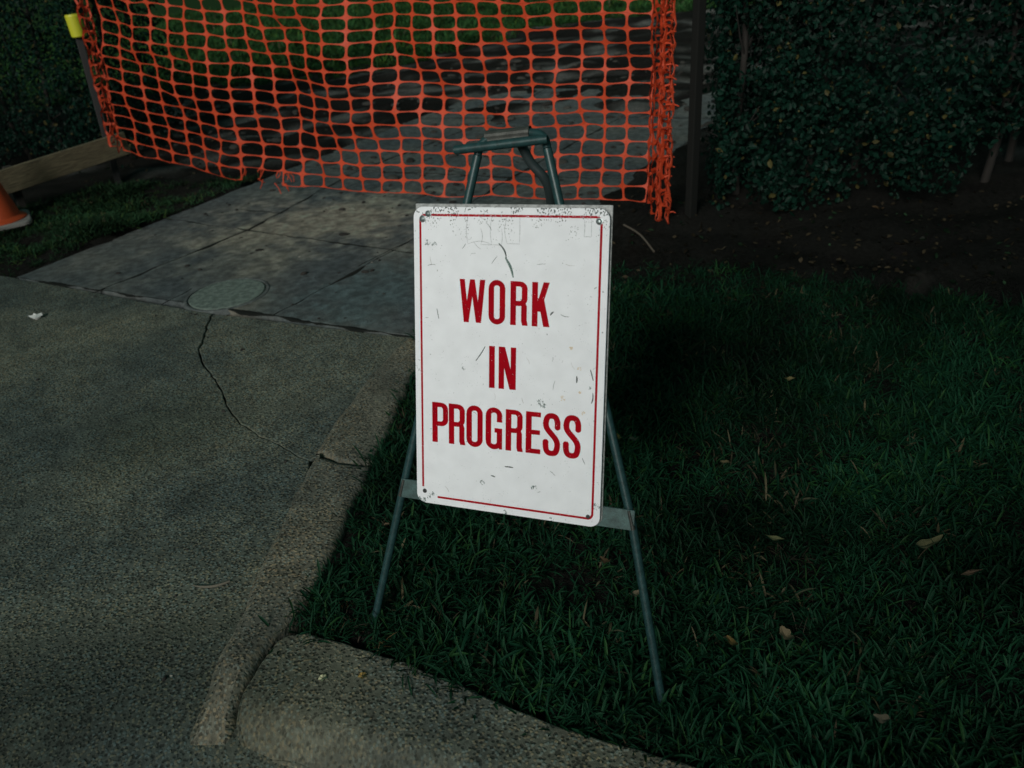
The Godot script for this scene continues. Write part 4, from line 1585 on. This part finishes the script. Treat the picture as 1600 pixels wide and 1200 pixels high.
	var s1 := []
	for q in [[975, 357], [1000, 375], [1022, 394]]:
		var g := G(q[0], q[1])
		s1.append(Vector3(g.x, h_soil(g.x, g.z) + 0.006, g.z))
	tag(put("twig", tube_mesh(bezier(s1, 4), 0.005, 6), matte(lin(0.10, 0.085, 0.065), 0.9)), "brown stick on the bare soil beside the sign panel", "twig")
	# petals on the street kerb
	for q in [[505, 1062, Color(0.55, 0.55, 0.34), "pale cream flower fallen on the street kerb"], [567, 1058, Color(0.30, 0.20, 0.05), "small brown-orange flower bit on the street kerb"]]:
		var g := G(q[0], q[1], 0.02)
		st = SurfaceTool.new()
		st.begin(Mesh.PRIMITIVE_TRIANGLES)
		for k in 5:
			var a := TAU * k / 5.0 + 0.3
			var d := Vector3(cos(a), 0, sin(a))
			var s := Vector3(-d.z, 0, d.x)
			quad(st, d * 0.0015 + Vector3(0, 0.001, 0), d * 0.006 + s * 0.004 + Vector3(0, 0.004, 0), d * 0.010 + Vector3(0, 0.002, 0), d * 0.006 - s * 0.004 + Vector3(0, 0.003, 0))
		var fo := put("fallen_flower", st.commit(), matte(lin(q[2].r, q[2].g, q[2].b), 0.8))
		fo.position = Vector3(g.x, h_slab(g.x, g.z) + 0.0005, g.z)
		tag(fo, q[3], "flower")
	# inspection lid set in the apron
	var lc := G(353, 452, 0.012)
	var lid := thing("inspection_lid", "round greenish concrete inspection lid set in the slab path", "lid", Vector3(lc.x, h_apron(lc.x, lc.z), lc.z))
	var lm := concrete(M.scr_tex, M.scr_h, lin(0.30, 0.39, 0.34), 1.3, 0.3, null)
	put("cover", lathe([Vector2(0.170, -0.01), Vector2(0.171, 0.004), Vector2(0.168, 0.006), Vector2(0.0, 0.008)], 56), lm, lid)
	put("frame", lathe([Vector2(0.200, -0.02), Vector2(0.192, 0.002), Vector2(0.188, 0.004), Vector2(0.180, 0.004), Vector2(0.178, -0.01)], 56), M.apron, lid)
	# leaf litter on the soil strip below the hedge and about the net
	var lp := []
	var lcol := []
	for k in 1100:
		var g := G(rng.randf_range(960, 1700), rng.randf_range(300, 455))
		if k > 800:
			g = G(rng.randf_range(120, 420), rng.randf_range(225, 310))
		if Geometry2D.is_point_in_polygon(Vector2(g.x, g.z), paved_poly):
			continue
		var y := h_soil(g.x, g.z)
		lp.append(Transform3D(Basis.from_euler(Vector3(rng.randfn(0, 0.35), rng.randf() * TAU, rng.randfn(0, 0.35))) * rng.randf_range(0.4, 1.1), Vector3(g.x, y + 0.004, g.z)))
		var t := pow(rng.randf(), 1.6) * 1.1 + 0.12
		lcol.append(Color(0.06, 0.048, 0.03) * t if rng.randf() < 0.75 else Color(0.02, 0.045, 0.022) * t)
	tag(multi("leaf_litter", M.leaf_b, M.leaf, lp, lcol, self), "small dry leaves strewn over the bare soil below the hedges", "litter")
	# crumbs of soil and leaf litter on the path and about the net
	var crumb := SphereMesh.new()
	crumb.radius = 0.5
	crumb.height = 0.7
	crumb.radial_segments = 7
	crumb.rings = 4
	var places := []
	var colors := []
	for k in 420:                                       # clods on the churned soil behind the net
		var cx := rng.randf_range(-3.0, 2.0)
		var cz := rng.randf_range(-9.6, -5.2)
		if cz - 0.57 * cx > -4.9:
			continue
		var cs := 0.015 + 0.07 * pow(rng.randf(), 3.0)
		places.append(Transform3D(Basis.from_euler(Vector3(rng.randf(), rng.randf() * 6.0, rng.randf())).scaled(Vector3(cs * rng.randf_range(0.8, 1.8), cs * 0.7, cs)), Vector3(cx, maxf(h_soil(cx, cz), -0.014) + cs * 0.1, cz)))
		var ct := rng.randf_range(0.5, 2.2)
		colors.append(Color(0.022, 0.022, 0.019) * ct)
	for k in 900:
		var px := rng.randf_range(60, 680)
		var py := 262 + 240 * pow(rng.randf(), 1.5)
		if k > 620:
			px = rng.randf_range(500, 1000)
			py = rng.randf_range(190, 330)
		elif k > 540:
			px = rng.randf_range(0, 640)
			py = rng.randf_range(450, 1100)
		elif n_mid.get_noise_2d(px * 0.03, py * 0.06) < 0.0:
			continue
		var g := G(px, py, 0.0)
		if Geometry2D.is_point_in_polygon(Vector2(g.x, g.z), lawn_poly) or not Geometry2D.is_point_in_polygon(Vector2(g.x, g.z), paved_poly):
			continue
		var y := h_apron(g.x, g.z) if Geometry2D.is_point_in_polygon(Vector2(g.x, g.z), apron_poly) else h_drive(g.x, g.z)
		var s := 0.004 + 0.032 * pow(rng.randf(), 4.0) * (1.0 if py < 430 else 0.35)
		places.append(Transform3D(Basis.from_euler(Vector3(rng.randf(), rng.randf() * 6.0, rng.randf())).scaled(Vector3(s * rng.randf_range(0.8, 2.0), s * 0.7, s)), Vector3(g.x, y + s * 0.1, g.z)))
		var t := rng.randf_range(0.4, 1.4)
		colors.append(Color(0.025, 0.023, 0.02) * t if rng.randf() < 0.93 or s > 0.009 else Color(0.3, 0.28, 0.24) * t)
	var cm := matte(Color.WHITE, 0.95)
	cm.vertex_color_use_as_albedo = true
	tag(multi("debris", crumb, cm, places, colors, self), "crumbs of dark soil and grit scattered over the paving", "debris")
